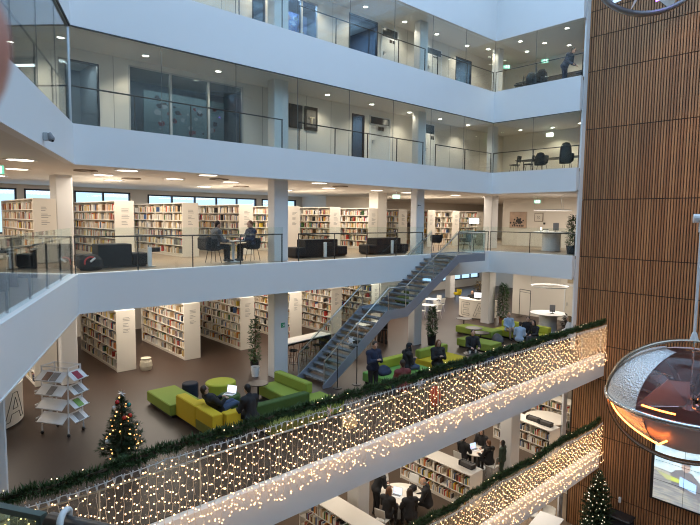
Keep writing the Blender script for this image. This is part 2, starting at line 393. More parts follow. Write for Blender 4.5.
# ================================================================ bookcases
SIGN = mat('sign_grey', (.30, .28, .26), .7)
def bookcase(x, y, z, L, W, H, rows, label, group, name='bookcase', rz=0., sign=True):
    t = thing(name, label, 'bookcase', (x, y, z), rz, group); th = .035
    ep = MB().rbox(0, W, -.03, 0, 0, H, .006).build('end_panel', SHELFW, t)
    MB().box(0, W, L, L + .03, 0, H).build('end_panel', SHELFW, t)
    MB().box(0, W, 0, L, H - th, H).build('top_board', SHELFW, t)
    MB().box(.03, W - .03, 0, L, 0, .10).build('plinth', SHELFW, t)
    MB().box(W / 2 - .01, W / 2 + .01, 0, L, .1, H - th).build('back_panel', SHELFW, t)
    pit = (H - .12 - th) / rows
    for i in range(rows):
        mb = MB().box(.01, W - .01, 0, L, .10 + pit * i, .125 + pit * i)
        for k in range(1, int(L / .9 + .5)): mb.box(.02, W - .02, L * k / int(L / .9 + .5) - .008, L * k / int(L / .9 + .5) + .008, .125 + pit * i, .10 + pit * (i + 1))
        mb.build('shelf', SHELFW, t)
    if sign:
        s = MB(); zz = H - .3
        for k in range(9):
            if k in (3, 6): zz -= .06
            w = .12 + .16 * random.random(); s.box(W * .35, W * .35 + w, -.034, -.0295, zz, zz + .018); zz -= .055
        s.build('end_sign', SIGN, ep)
    M = t.matrix_basis.copy()
    for i in range(rows):
        yy = .05
        while yy < L - .08:
            if random.random() < .035: yy += .08 + .25 * random.random()
            if random.random() < .02: yy += .3
            wd = .026 + .035 * random.random() ** 1.5; h = min(pit - .09, .17 + .1 * random.random()); d = .15 + .06 * random.random()
            if yy + wd > L - .02: break
            BOOKS.append([M, .02 + .03 * random.random(), yy, .127 + pit * i, d, wd * .94, h, pickcol(), (t, i, rows)]); yy += wd
    return t
BC = {'cream': (.66, .58, .46), 'white': (.70, .69, .66), 'tan': (.50, .35, .20), 'brown': (.16, .085, .045), 'black': (.022, .022, .025), 'grey': (.25, .25, .25),
      'red': (.45, .04, .03), 'dark red': (.18, .025, .025), 'orange': (.55, .20, .035), 'yellow': (.58, .42, .06), 'green': (.07, .16, .06), 'blue': (.05, .10, .24)}
BN = list(BC); BW = [30, 22, 17, 9, 9, 9, 6, 4, 4, 5, 4, 5]
BM = [mat('book_' + k.replace(' ', '_'), c, .6, var=.25, scale=1.5) for k, c in BC.items()]
def pickcol(): return random.choices(range(12), BW)[0]
BOOKS = []
ORD = ['first', 'second', 'third', 'fourth', 'fifth', 'sixth', 'seventh', 'eighth', 'ninth', 'tenth', 'eleventh', 'twelfth', 'thirteenth', 'fourteenth', 'fifteenth', 'sixteenth', 'seventeenth', 'eighteenth', 'nineteenth', 'twentieth']
CASES = {}
for k, x in enumerate((4.0, 6.75, 9.45, 12.1, 14.8, 17.4, 20.3)):
    lab = 'long cream bookcase on the main library floor, ' + ORD[k] + ' of that row from the left'
    CASES[bookcase(x, 20.6, Z1, 4.6, .72, 2.36, 6, lab, 'bookcases on the main library floor').name] = 'main floor bookcase %s from left' % ORD[k]
for k, x in enumerate((3.95, 6.5, 9.03, 11.54, 14.04, 16.51, 19.1, 21.4, 23.85, 26.2, 28.75)):
    lab = 'long cream bookcase on the middle gallery, ' + ORD[k] + ' of that row from the left'
    CASES[bookcase(x, 19.7, Z2, 5.4, .68, 2.13, 6, lab, 'bookcases on the middle gallery').name] = 'gallery bookcase %s from left' % ORD[k]
for k, (x, y, L) in enumerate(((10.25, 10.05, 3.6), (15.5, 10.57, 3.3), (21.5, 10.66, 3.0), (25.4, 11.6, 2.2))):
    lab = 'low white bookcase on the lower floor, ' + ('partly behind the nearest lower column', 'beside the crowded study table', 'right of the lower column, with two black bookends', 'next to the timber wall')[k]
    CASES[bookcase(x, y, Z0, L, .76, 1.35, 3, lab, 'low bookcases on the lower floor', rz=(0, 0, -.12, -.12)[k], sign=False).name] = 'low bookcase %s from left' % ORD[k]
for (x, y, lab) in ((16.0, 11.05, 'black slotted bookend box on top of the low bookcase by the study table'), (22.0, 11.1, 'black box nearest the end of the low bookcase right of the lower column'), (22.1, 11.75, 'black box further along the low bookcase right of the lower column')):
    t = thing('bookend_box', lab, 'bookend', (x, y, Z0 + 1.35), -.05, 'black boxes on the low bookcases')
    mb = MB().box(-.13, .13, -.3, .3, 0, .03).box(-.13, .13, -.3, -.27, .03, .17).box(-.13, .13, .27, .3, .03, .17).box(.1, .13, -.3, .3, .03, .17)
    mb.build('tray', BLACKP, t)
    q = MB()
    for i in range(9): q.box(-.11, .08, -.25 + i * .055, -.215 + i * .055, .03, .16)
    q.build('cards', mat('dark_cards', (.10, .09, .085), .6), t)

# individual books (the three hundred that show largest), the remainder as one object
def bookcentre(b): return b[0] @ Vector((b[1] + .01, b[2] + b[5] / 2, b[3] + b[6] / 2))
CAMP = Vector((0, 0, 5.946)); cFW = Vector((.66974947, .73800456, -.08237063)); cRT = Vector((.74110732, -.67128924, .0114327)); cUP = Vector((.04685713, .06870252, .99653619))
bpy.context.view_layer.update(); dg = bpy.context.evaluated_depsgraph_get()
cand = []
for b in BOOKS:
    c = bookcentre(b); d = c - CAMP; dz = d.dot(cFW)
    if dz < 1: continue
    u = 350 + 529.58 * d.dot(cRT) / dz; v = 262.5 - 529.58 * d.dot(cUP) / dz
    if 2 < u < 698 and 2 < v < 523: cand.append((b[5] * b[6] / dz ** 2, b, c))
cand.sort(key=lambda q: -q[0]); big = []
for q in cand:
    if len(big) >= 300: break
    b, c = q[1], q[2]; o = CAMP + (c - CAMP) * .02; dirn = (c - o).normalized(); L = (c - o).length; ok = True; k = 0
    while k < 6:
        k += 1
        hit, loc, nrm, idx, ob, mw = SC.ray_cast(dg, o, dirn, distance=L - .12)
        if not hit: break
        if ob.name.startswith(('glass_pane', 'window_pane')): L -= (loc - o).length + .02; o = loc + dirn * .02; continue
        ok = False; break
    if ok: big.append(b); b.append(1)
def bookmesh(ci):
    mb = MB()       # unit book: spine towards -x, boards and page block
    mb.box(0, 1, 0, .14, 0, 1).box(0, 1, .86, 1, 0, 1).box(0, .06, .14, .86, 0, 1).box(-.03, 0, .12, .88, 0, 1)
    mb.box(.06, .96, .14, .86, .02, .98, 1)
    return mb.mesh('book_' + BN[ci], [BM[ci], PAPER])
BME = [bookmesh(i) for i in range(12)]
from_ = {}
for b in big:
    o = bpy.data.objects.new('book', BME[b[7]]); COL.objects.link(o)
    o.matrix_basis = b[0] @ Matrix.Translation((b[1], b[2], b[3])) @ Matrix.Diagonal((b[4], b[5], b[6], 1))
    t, i, rows = b[8]
    tag(o, '%s book on shelf %s of the %s' % (BN[b[7]], ['bottom', 'second lowest', 'third lowest', 'fourth lowest', 'fifth lowest', 'top'][i] if rows == 6 else ['bottom', 'middle', 'top'][i], CASES[t.name]), 'book', 'books on the nearest visible shelves')
mb = MB()
for b in BOOKS:
    if len(b) > 9: continue
    mb.box(b[1], b[1] + b[4], b[2], b[2] + b[5], b[3], b[3] + b[6], b[7], b[0])
tag(mb.build('books', BM), 'rows of mixed cream, brown, black and red books filling the remaining bookcase shelves', 'books', kind='stuff')

# ================================================================ staircase
st = thing('staircase', 'grey steel staircase with open treads rising from the main floor to the middle gallery', 'staircase', (11.75, 14.0, 0))
SW = 1.5
TREAD = mat('grey_tread', (.17, .175, .185), .6, var=.15, scale=12)
x, z = 0., 0.; rise1 = 2.33 / 13; go1 = 3.0 / 13; rise2 = (Z2 - 2.33) / 12; go2 = 3.35 / 12
tr1 = [(go1 * i, rise1 * (i + 1)) for i in range(12)]; LX0, LX1, TX = 3.0, 4.0, 7.35
tr2 = [(LX1 + go2 * i, 2.33 + rise2 * (i + 1)) for i in range(11)]
for (tx, tz), g in [(q, go1) for q in tr1] + [(q, go2) for q in tr2]:
    MB().rbox(tx - .02, tx + g + .03, .03, SW - .03, tz - .05, tz, .01).box(tx - .022, tx + .02, .03, SW - .03, tz - .052, tz + .002).build('tread', TREAD, st)
MB().box(LX0 - .02, LX1 + .02, .03, SW - .03, 2.33 - .08, 2.33).build('landing', TREAD, st)
MB().box(TX - .05, TX + 2.1, .03, SW - .05, Z2 - .12, Z2 - .005).build('landing', TREAD, st)
def xzplate(poly, y0, y1):
    n = len(poly); vs = [(px, y0, pz) for px, pz in poly] + [(px, y1, pz) for px, pz in poly]
    return MB().add(vs, [tuple(range(n)), tuple(range(2 * n - 1, n - 1, -1))] + [(i, n + i, n + (i + 1) % n, (i + 1) % n) for i in range(n)])
lo = [(-.25, 0), (.12, 0), (LX0 + .12, 2.33 - .28), (LX1 + .1, 2.33 - .28), (TX + .12, Z2 - .3), (TX + 2.1, Z2 - .3)]
hi = [(TX + 2.1, Z2 + .04), (TX - .02, Z2 + .04), (LX1 - .05, 2.33 + .09), (LX0 - .08, 2.33 + .09), (-.25, .12)]
for y in (0, SW - .03): xzplate(lo + hi, y, y + .03).build('stringer', BLUESTEEL, st)
xzplate([(TX + 2.07, Z2 - .3), (TX + 2.1, Z2 - .3), (TX + 2.1, Z2 + .04), (TX + 2.07, Z2 + .04)], 0, SW - .05).build('fascia', BLUESTEEL, st)
RAILP = [(-.2, .95), (LX0, 2.33 + .95), (LX1, 2.33 + .95), (TX, Z2 + 1.0)]
for y in (.015, SW - .015):
    side = y < .5
    P = RAILP + ([(TX + 2.08, Z2 + 1.0)] if side else [])
    MB().tube([(a, y, b) for a, b in P], .024, 8).build('handrail', STEEL, st, True)
    def hz(xx):
        for (a, b), (c, d) in zip(P, P[1:]):
            if a <= xx <= c: return b + (d - b) * (xx - a) / (c - a)
        return P[-1][1]
    xs = [-.2, 1.4, LX0, LX1, 5.7, TX] + ([TX + 1.0, TX + 2.08] if side else [])
    for a in xs: MB().box(a - .015, a + .015, y - .008, y + .008, hz(a) - 1.0, hz(a)).build('post', STEEL, st)
    for a, c in zip(xs, xs[1:]): xzplate([(a + .03, hz(a) - .9), (c - .03, hz(c) - .9), (c - .03, hz(c) + .12), (a + .03, hz(a) + .12)], y - .005, y + .005).build('glass_pane', GLASSB, st)
MB().tube([(TX + 2.08, .015, Z2 + 1.0), (TX + 2.08, SW - .05, Z2 + 1.0)], .024, 8).build('handrail', STEEL, st, True)
MB().box(TX + 2.075, TX + 2.085, .05, SW - .05, Z2 + .08, Z2 + 1.1).build('glass_pane', GLASSB, st)
# the two thin black posts and star beside the stair foot
for (x, y, w) in ((11.95, 13.75, 'left'), (12.75, 13.62, 'right')):
    t = thing('barrier_post', 'thin black barrier post, %s one of the pair at the stair foot' % w, 'post', (x, y, 0), 0, 'black posts at the stair foot')
    MB().cyl((0, 0, 0), .16, .02, 20).build('base', BLACKP, t); MB().cyl((0, 0, .02), .018, 1.35, 10).build('pole', BLACKP, t); MB().cyl((0, 0, 1.37), .028, .05, 10).build('cap', BLACKP, t)
def star(name, lab, loc, r, m=WHITEP, group=None, rz=0., tilt=0.):
    mb = MB(); pts = []
    for i in range(12): q = r if i % 2 == 0 else r * .42; pts.append((q * cos(PI * i / 6), q * sin(PI * i / 6)))
    vs = [(0, -.12 * r, 0), (0, .12 * r, 0)] + [(a, 0, b) for a, b in pts]
    fs = [(0, 2 + i, 2 + (i + 1) % 12) for i in range(12)] + [(1, 2 + (i + 1) % 12, 2 + i) for i in range(12)]
    o = mb.add(vs, fs).build(name, m, loc=loc); o.rotation_euler = (tilt, 0, rz); tag(o, lab, 'ornament', group); return o
star('star_ornament', 'white paper star fixed to the handrail low on the staircase', (12.75, 13.96, 1.55), .17, rz=-.7)
# ================================================================ soft seating on the main floor
PLN = mat('plinth_black', (.02, .02, .02), .7)
def block(name, label, cat, x0, x1, y0, y1, h, m, back=None, bm=None, group='upholstered blocks of the lounge', seat=True, two=None):
    t = thing(name, label, cat, ((x0 + x1) / 2, (y0 + y1) / 2, 0), 0, group); a, b = (x1 - x0) / 2, (y1 - y0) / 2
    MB().box(-a + .08, a - .08, -b + .08, b - .08, 0, .09).build('plinth', PLN, t)
    if two:
        MB().rbox(-a, a, -b, b, .09, h * .5, .012).build('lower_cushion', two, t); MB().rbox(-a, a, -b, b, h * .5, h, .02).build('upper_cushion', m, t)
    else: MB().rbox(-a, a, -b, b, .09, h, .025).build('cushion', m, t)
    if back:
        bx0, bx1, by0, by1, bh = back; cx, cy = (x0 + x1) / 2, (y0 + y1) / 2
        MB().rbox(bx0 - cx, bx1 - cx, by0 - cy, by1 - cy, h + .002, bh, .03).build('backrest', bm or m, t)
    return t
OLIVE = mat('olive_wool', (.20, .20, .03), .85, var=.08, scale=40, bump=.1)
BRGRN = mat('bright_green_wool', (.17, .36, .07), .85, var=.08, scale=40, bump=.1)
block('bench', 'wide flat green upholstered bench at the left end of the lounge', 'bench', 6.3, 7.24, 14.72, 16.5, .42, GREEN)
block('sofa_module', 'long mustard yellow sofa back next to the flat green bench', 'sofa', 6.46, 6.78, 13.45, 14.7, .72, YELL)
block('sofa_module', 'mustard yellow sofa back with an olive lower half, nearest the garland', 'sofa', 6.46, 6.78, 12.45, 13.43, .72, YELL, two=OLIVE)
block('sofa_module', 'short yellow corner sofa piece between the lounging man and dark green back', 'sofa', 6.8, 7.24, 12.3, 12.6, .72, YELL, two=OLIVE)
block('sofa', 'low yellow seat hidden behind the mustard sofa backs', 'sofa', 6.8, 7.55, 12.62, 14.7, .42, YELL)
block('sofa_module', 'dark green sofa back running beside the upper garland', 'sofa', 7.72, 9.6, 12.3, 12.58, .72, DKGRN)
block('sofa', 'olive seat in front of the dark green sofa back', 'sofa', 7.72, 9.6, 11.6, 12.28, .40, OLIVE)
block('sofa', 'light green sofa with high backrest near the stair foot', 'sofa', 9.32, 10.22, 12.95, 14.75, .42, GREEN, (9.95, 10.22, 12.95, 14.75, .76))
block('bench', 'light green flat seat in front of the green sofa by the stair', 'bench', 9.64, 10.5, 11.75, 12.93, .42, GREEN)
block('sofa', 'bright green sofa with lime yellow back beside the standing man', 'sofa', 13.0, 15.35, 12.35, 13.6, .42, BRGRN, (13.55, 15.35, 13.32, 13.6, .76), LIME)
block('sofa', 'yellow sofa with grass green back, right of the lime backed sofa', 'sofa', 15.95, 17.75, 12.4, 13.65, .42, YELL, (15.95, 17.75, 13.38, 13.65, .76), GREEN)
block('bench', 'green flat bench behind the lone woman facing the camera', 'bench', 20.2, 21.1, 12.9, 14.75, .42, GREEN)
block('bench', 'green flat bench furthest back, near the curved lettered desk', 'bench', 22.6, 23.55, 14.4, 16.6, .42, GREEN)
block('sofa', 'lime yellow sofa back beneath the seated group at the right', 'sofa', 23.6, 24.75, 12.4, 15.0, .40, LIME, (24.42, 24.75, 12.4, 15.0, .72), LIME)
def pouf(name, lab, x, y, r, h, m, g=None):
    t = thing(name, lab, 'pouf', (x, y, 0), 0, g)
    MB().cyl((0, 0, 0), r * .93, .05, 36).build('base', PLN, t)
    MB().lathe([(0, .05), (r, .05), (r, h - .03), (r - .03, h), (0, h)], 40).build('cushion', m, t); return t
pouf('pouf', 'large round lime green pouf standing on the brown floor', 8.5, 15.75, .5, .46, LIME)
pouf('pouf', 'dark navy round stool behind the yellow sofa', 7.58, 16.1, .26, .52, NAVY)
pouf('pouf', 'small round green pouf holding the open laptop', 8.12, 14.5, .34, .42, DKGRN)
TOPB = mat('dark_walnut', (.05, .035, .03), .35, var=.2, scale=6)
def side_table(lab, x, y, z, r, h, m=TOPB, g='round side tables', leg=DKGREY):
    t = thing('side_table', lab, 'table', (x, y, z), 0, g)
    MB().lathe([(0, h - .025), (r, h - .025), (r, h), (0, h)], 32).build('tabletop', m, t)
    MB().cyl((0, 0, .02), .03, h - .045, 12).build('stem', leg, t); MB().lathe([(0, 0), (r * .62, 0), (r * .62, .012), (.03, .03), (0, .03)], 28).build('base', leg, t); return t
side_table('round dark side table beside the light green sofa', 9.12, 14.42, 0, .33, .6)
side_table('round dark side table at the furthest green bench', 23.75, 16.9, 0, .42, .62)
side_table('round dark side table beside the furthest green bench, nearer the group', 22.1, 15.1, 0, .42, .6)
side_table('round dark side table behind the lone woman', 21.5, 14.3, 0, .4, .58)
side_table('dark round table with white cups beside the lone woman', 17.9, 12.2, 0, .42, .56)
for (x, y, w) in ((17.75, 12.3, 'left'), (18.1, 12.25, 'right')):
    t = thing('cup', 'white paper cup, the %s one on the dark round table' % w, 'cup', (x, y, .56), 0, 'white cups on the round table')
    MB().lathe([(0, 0), (.03, 0), (.042, .11), (.038, .11), (.028, .01), (0, .01)], 14).build('body', WHITEP, t); MB().cyl((0, 0, .1), .043, .015, 14).build('lid', WHITEP, t)
SCRN = emat('screen_white', (.85, .92, 1.), 1.6); SCRN2 = emat('screen_blue', (.25, .5, .9), 1.2)
def laptop(lab, loc, rz, grp='open laptops', scr=SCRN):
    t = thing('laptop', lab, 'laptop', loc, rz, grp)
    MB().rbox(-.17, .17, -.12, .12, 0, .018, .004).build('base', WHITEP, t)
    k = MB()
    for i in range(5): k.box(-.15, .15, -.02 + i * .024, -.004 + i * .024, .018, .02)
    k.build('keyboard', DKGREY, t)
    T = Matrix.Translation((0, .12, .015)) @ Matrix.Rotation(-.25, 4, 'X')
    lid = MB().box(-.17, .17, 0, .012, 0, .235, 0, T).build('lid', WHITEP, t)
    s = MB().box(-.155, .155, -.003, 0, .015, .22, 0, T); s.build('screen', scr, lid)
    MB().box(-.14, -.03, -.005, -.0032, .05, .1, 0, T).box(.0, .08, -.005, -.0032, .06, .11, 0, T).build('screen_picture', emat('screen_red', (.8, .12, .08), 1.), lid)
    return t
laptop('white laptop with bright page open on the small green pouf', (8.12, 14.5, .42), -PI / 2 + .5)

# ================================================================ chairs and tables
def chair(lab, loc, rz, seatm, legm=DKGREY, g=None, shell=False, name='chair'):
    t = thing(name, lab, 'chair', loc, rz, g)          # faces +y
    if shell:
        mb = MB(); 
        mb.lathe([(.05, .42), (.2, .42), (.27, .47), (.29, .58), (.27, .60), (.25, .50), (.19, .45), (.05, .45)], 20)
        mb.build('seat', seatm, t)
        MB().lathe([(.27, .52), (.31, .68), (.30, .83), (.285, .83), (.29, .68), (.255, .54)], 18, a0=PI * 1.0, a1=PI * 2.0).build('backrest', seatm, t)
    else:
        MB().rbox(-.21, .21, -.2, .22, .43, .47, .015).build('seat', seatm, t)
        T = Matrix.Translation((0, -.2, .5)) @ Matrix.Rotation(.16, 4, 'X')
        b = MB(); b.rbox(-.2, .2, -.015, .015, .08, .40, .012); b.v = [tuple(T @ Vector(p)) for p in b.v]; b.build('backrest', seatm, t)
        f = MB()
        for s in (-.17, .17): f.tube([(s, -.18, .44), (s, -.205, .56), (s, -.24, .72)], .011, 6)
        MB().tube([(-.17, -.18, .44), (-.17, -.205, .56), (-.17, -.235, .7)], .011, 6).build('back_post', legm, t); MB().tube([(.17, -.18, .44), (.17, -.205, .56), (.17, -.235, .7)], .011, 6).build('back_post', legm, t)
    for sx in (-1, 1):
        for sy in (-1, 1): MB().tube([(sx * .14, sy * .13, .43), (sx * .2, sy * .2, 0)], .012, 6).build('leg', legm, t)
    return t
def stool(lab, loc, g):
    t = thing('bar_stool', lab, 'stool', loc, random.random(), g)
    MB().cyl((0, 0, .74), .17, .04, 20).build('seat', BLACKP, t)
    for k in range(4):
        a = PI / 4 + k * PI / 2; MB().tube([(.1 * cos(a), .1 * sin(a), .74), (.2 * cos(a), .2 * sin(a), 0)], .013, 6).build('leg', mat('copper_leg', (.28, .14, .09), .4, .3), t)
    MB().tube(arc((0, 0, .25), .17, 0, 2 * PI, 16)[:-1], .01, 6, closed=True).build('foot_ring', DKGREY, t); return t
def bar_table(lab, x, y, L, rz, n, where):
    t = thing('bar_table', lab, 'table', (x, y, 0), rz, 'high bar tables')
    MB().rbox(-L / 2, L / 2, -.36, .36, 1.02, 1.06, .01).build('tabletop', SHELFW, t)
    for s in (-1, 1): MB().box(s * (L / 2 - .04) - .03, s * (L / 2 - .04) + .03, -.34, .34, 0, 1.02).build('end_panel', BLACKP, t)
    MB().box(-L / 2, L / 2, -.02, .02, .85, 1.02).build('apron', BLACKP, t)
    for i in range(n):
        for s in (-1, 1):
            px = -L / 2 + (i + .5) * L / n; wx, wy = x + px * cos(rz) - s * .42 * sin(rz), y + px * sin(rz) + s * .42 * cos(rz)
            stool('black bar stool %s %s' % ({-1: ORD[i] + ' on the near side of', 1: ORD[i] + ' on the far side of'}[s], where), (wx, wy, 0), 'bar stools at the high tables')
bar_table('high cream topped bar table with black ends beside the stair foot', 13.05, 17.15, 2.6, .12, 4, 'the bar table by the stair foot')
bar_table('high bar table with black end panel underneath the staircase landing', 17.2, 17.6, 1.8, -.1, 3, 'the bar table under the stair')

# white round counters with ring lamps, one above the other in the right wing
def counter(z, where, lampz):
    t = thing('round_counter', 'white round counter on a thick cylinder, %s' % where, 'counter', (27.0, 13.75, z), 0, 'white round counters')
    MB().lathe([(0, 0), (.5, 0), (.5, .02), (.47, .04), (.47, .47), (.455, .48), (.455, .5), (.47, .51), (.47, .96), (0, .96)], 40).build('cylinder_base', WHITE, t)
    MB().lathe([(0, .96), (.92, .96), (.94, .98), (.94, 1.0), (0, 1.0)], 48).build('counter_top', WHITE, t)
    t = thing('ring_lamp', 'large white ring lamp hanging over the round counter, %s' % where, 'lamp', (27.0, 13.75, lampz), 0, 'ring lamps')
    MB().lathe([(.90, -.03), (.96, -.03), (.96, .03), (.90, .03), (.90, -.03)], 56).build('ring', WHITEP, t)
    MB().lathe([(.905, -.033), (.955, -.033)], 56).build('diffuser', emat('ring_glow', (1, .9, .75), .9), t)
    st_ = (S1 if z == 0 else S2) - lampz
    for k in range(3):
        a = k * 2.1; MB().tube([(.93 * cos(a), .93 * sin(a), .02), (.93 * cos(a), .93 * sin(a), st_)], .006, 5).build('wire', STEEL, t)
    MB().tube([(-.92, 0, .02), (.92, 0, .02)], .012, 6).build('crossbar', STEEL, t)
    t = thing('tablet_stand', 'grey tablet on a tilted stand on the white round counter, %s' % where, 'screen', (26.95, 13.5, z + 1.0), 2.0, 'tablets on the round counters')
    MB().cyl((0, 0, 0), .1, .015, 20).build('foot', DKGREY, t); MB().tube([(0, 0, .01), (0, .04, .2)], .015, 8).build('stem', DKGREY, t)
    T = Matrix.Translation((0, .03, .28)) @ Matrix.Rotation(-.25, 4, 'X'); MB().box(-.14, .14, -.012, .012, -.2, .2, 0, T).build('panel', mat('grey_panel', (.16, .17, .2), .3), t)
counter(Z1, 'lower of the two', 2.45); counter(Z2, 'upper of the two', Z2 + 2.15)
t = thing('display_bottle', 'small glowing candle jar on the upper white counter', 'lamp', (26.5, 14.1, Z2 + 1), 0)
MB().cyl((0, 0, 0), .05, .1, 16).build('jar', WHITEP, t); MB().cyl((0, 0, .1), .04, .12, 16).build('glow', emat('candle_glow', (1, .85, .5), 5), t)
for k, (dx, dy, w) in enumerate(((-.35, .35, 'white box'), (.1, .6, 'small dark jar'), (-.05, -.5, 'flat tan tray'))):
    t = MB().rbox(-.12, .12, -.1, .1, 0, (.1, .14, .03)[k], .01).build('counter_item', (WHITEP, DKGREY, TOPB)[k], loc=(27.1 + dx, 13.6 + dy, Z2 + 1.0)); tag(t, '%s lying on the upper white round counter' % w, 'box')
t = thing('clothes_rail', 'thin dark metal clothes rail standing near the cream wall', 'clothes rail', (29.4, 16.5, 0), PI / 2 - .3)
for s in (-.45, .45): MB().tube([(s, 0, 0), (s, 0, 1.75)], .02, 8).build('post', DKGREY, t); MB().tube([(s, -.25, .02), (s, .25, .02)], .018, 8).build('foot', DKGREY, t)
MB().tube([(-.45, 0, 1.75), (.45, 0, 1.75)], .02, 8).build('rail', DKGREY, t); MB().tube([(-.45, 0, 1.6), (.45, 0, 1.6)], .012, 8).build('rail', DKGREY, t)
# door in the cream wall of level one, framed pictures on the wall of level two
d = struct('door_5', MB().box(30.44, 30.5, 13.5, 13.58, 0, 2.2).box(30.44, 30.5, 14.5, 14.58, 0, 2.2).box(30.44, 30.5, 13.5, 14.58, 2.12, 2.2), WHITEP)
MB().box(30.47, 30.495, 13.58, 14.5, 0, 2.12).build('door_leaf', mat('door_cream', (.72, .67, .58), .5), d); MB().box(30.4, 30.45, 14.35, 14.38, .95, 1.15).build('door_handle', STEEL, d)
MB().box(30.45, 30.49, 13.7, 14.4, 2.3, 2.6).build('door_plate', mat('door_plate_tan', (.45, .36, .24), .5), d)
t = MB().lathe([(0, 0), (.1, 0), (.1, .02), (0, .02)], 20, T=Matrix.Rotation(-PI / 2, 4, 'Y')).build('round_sign', mat('red_sign', (.35, .05, .04), .5), loc=(30.49, 13.0, 1.55)); tag(t, 'small dark red round sign on the cream wall by the door', 'sign')
t = thing('poster', 'framed poster of a dark crowd under a pale brown sky on the cream wall', 'poster', (30.6, 17.85, 5.99))
MB().box(-.03, 0, -.6, .6, -.52, .52).build('frame', mat('poster_edge', (.5, .42, .34), .6), t)
MB().box(-.034, -.03, -.57, .57, -.49, .49).build('print', mat('poster_print', (.50, .36, .27), .6, var=.45, scale=2.5), t)
c = MB()
for k in range(34):
    a = random.gauss(0, .17); b = -.1 + random.gauss(0, .09); c.ball((-.036, a, b), .03 + .05 * random.random(), 8, 4, 0, (.05, 1, 1))
c.build('print_figures', mat('poster_dark', (.03, .028, .03), .6), t)
c = MB()
for k in range(7): c.box(-.037, -.0342, -.4 + k * .12, -.32 + k * .12, -.42, -.3)
c.build('print_band', mat('poster_dark', (.03, .028, .03), .6), t)
t = thing('picture_frame', 'small framed drawing on the cream wall beside the poster', 'picture', (30.6, 16.45, 6.17))
MB().box(-.03, 0, -.28, .28, -.26, .26).build('frame', mat('thin_brown', (.16, .10, .07), .5), t); MB().box(-.034, -.03, -.25, .25, -.23, .23).build('print', WARMW, t)
MB().tube(arc((-.036, 0, -.02), .09, 0, 2 * PI, 14, (0, 1, 0), (0, 0, 1)), .006, 5).tube([(-.036, -.05, -.1), (-.036, .1, .08)], .006, 5).build('drawing', DKGREY, t)
t = MB().rbox(30.565, 30.61, 16.02, 16.14, 5.73, 5.85, .005).build('wall_switch', DKGREY); tag(t, 'dark square switch box below the small framed drawing', 'switch')

# ================================================================ curved lettered desks
LINE = mat('letter_line', (.04, .035, .03), .6)
def glyph(ch):
    if ch == 'A': return [[(0, 0), (.38, 1), (.62, 1), (1, 0), (.8, 0), (.7, .26), (.3, .26), (.2, 0), (0, 0)], [(.36, .42), (.64, .42), (.5, .82), (.36, .42)]]
    if ch == 'E': return [[(0, 0), (0, 1), (.8, 1), (.8, .84), (.2, .84), (.2, .58), (.7, .58), (.7, .42), (.2, .42), (.2, .16), (.8, .16), (.8, 0), (0, 0)]]
def curved_desk(lab, cx, cy, r, a0, a1, letters, h=1.1):
    t = thing('curved_desk', lab, 'desk', (cx, cy, 0), 0, 'curved lettered desks')
    MB().lathe([(r - .06, .05), (r, .05), (r, h), (r - .06, h), (r - .06, .05)], 40, a0=a0, a1=a1).build('front', SHELFW, t)
    MB().lathe([(r - .62, h), (r + .02, h), (r + .02, h + .035), (r - .62, h + .035), (r - .62, h)], 40, a0=a0, a1=a1).build('desktop', SHELFW, t)
    MB().lathe([(r - .1, 0), (r - .03, 0), (r - .03, .05), (r - .1, .05), (r - .1, 0)], 40, a0=a0, a1=a1).build('kick_plinth', PLN, t)
    for ch, ac, wd, hh, zb in letters:
        g = MB()
        for pl in glyph(ch):
            pts = []
            for (u0, v0), (u1, v1) in zip(pl, pl[1:]):
                for k in range(4): pts.append((u0 + (u1 - u0) * k / 4, v0 + (v1 - v0) * k / 4))
            pts.append(pl[-1])
            g.tube([((r + .004) * cos(ac + (u - .5) * wd / r), (r + .004) * sin(ac + (u - .5) * wd / r), zb + v * hh) for u, v in pts], .009, 5)
        g.build('letter_' + ch, LINE, t)
curved_desk('cream curved desk with outlined letter A at the left edge', 1.76, 18.02, 1.4, -PI, .5, [('A', -.70, .85, .78, .18)], 1.12)
curved_desk('cream curved desk with outlined letters E and A under the stair head', 27.95, 18.75, 1.25, PI * .65, PI * 1.5, [('E', 3.05, .80, .78, .18), ('A', 3.74, .74, .78, .18)], 1.1)
def monitor(lab, loc, rz, scr=SCRN, w=.52, h=.32):
    t = thing('monitor', lab, 'monitor', loc, rz, 'computer monitors')       # screen faces -y
    MB().box(-.11, .11, -.08, .08, 0, .012).build('foot', BLACKP, t); MB().box(-.02, .02, .02, .04, .01, .2).build('stem', BLACKP, t)
    hs = MB().rbox(-w / 2, w / 2, 0, .03, .12, .12 + h, .006).build('housing', BLACKP, t); MB().box(-w / 2 + .015, w / 2 - .015, -.003, 0, .135, .105 + h).build('screen', scr, hs)
    MB().box(-w * .3, w * .1, -.005, -.0032, .2, .23).build('screen_text', SCRN2, hs); return t
monitor('bright computer monitor standing on the lettered curved desk', (27.2, 18.35, 1.135), -.85)
monitor('bright computer monitor on top of the gallery shelves near the stair head', (27.9, 19.3, Z2 + 1.22), -.95, w=.62, h=.36)
t = thing('lectern_desk', 'slim cream stand carrying the gallery monitor', 'stand', (27.9, 19.3, Z2), -.95)
MB().box(-.25, .25, -.2, .2, 1.18, 1.22).build('top', SHELFW, t); MB().box(-.05, .05, -.05, .05, .03, 1.18).build('stem', SHELFW, t); MB().box(-.22, .22, -.18, .18, 0, .03).build('foot', SHELFW, t)

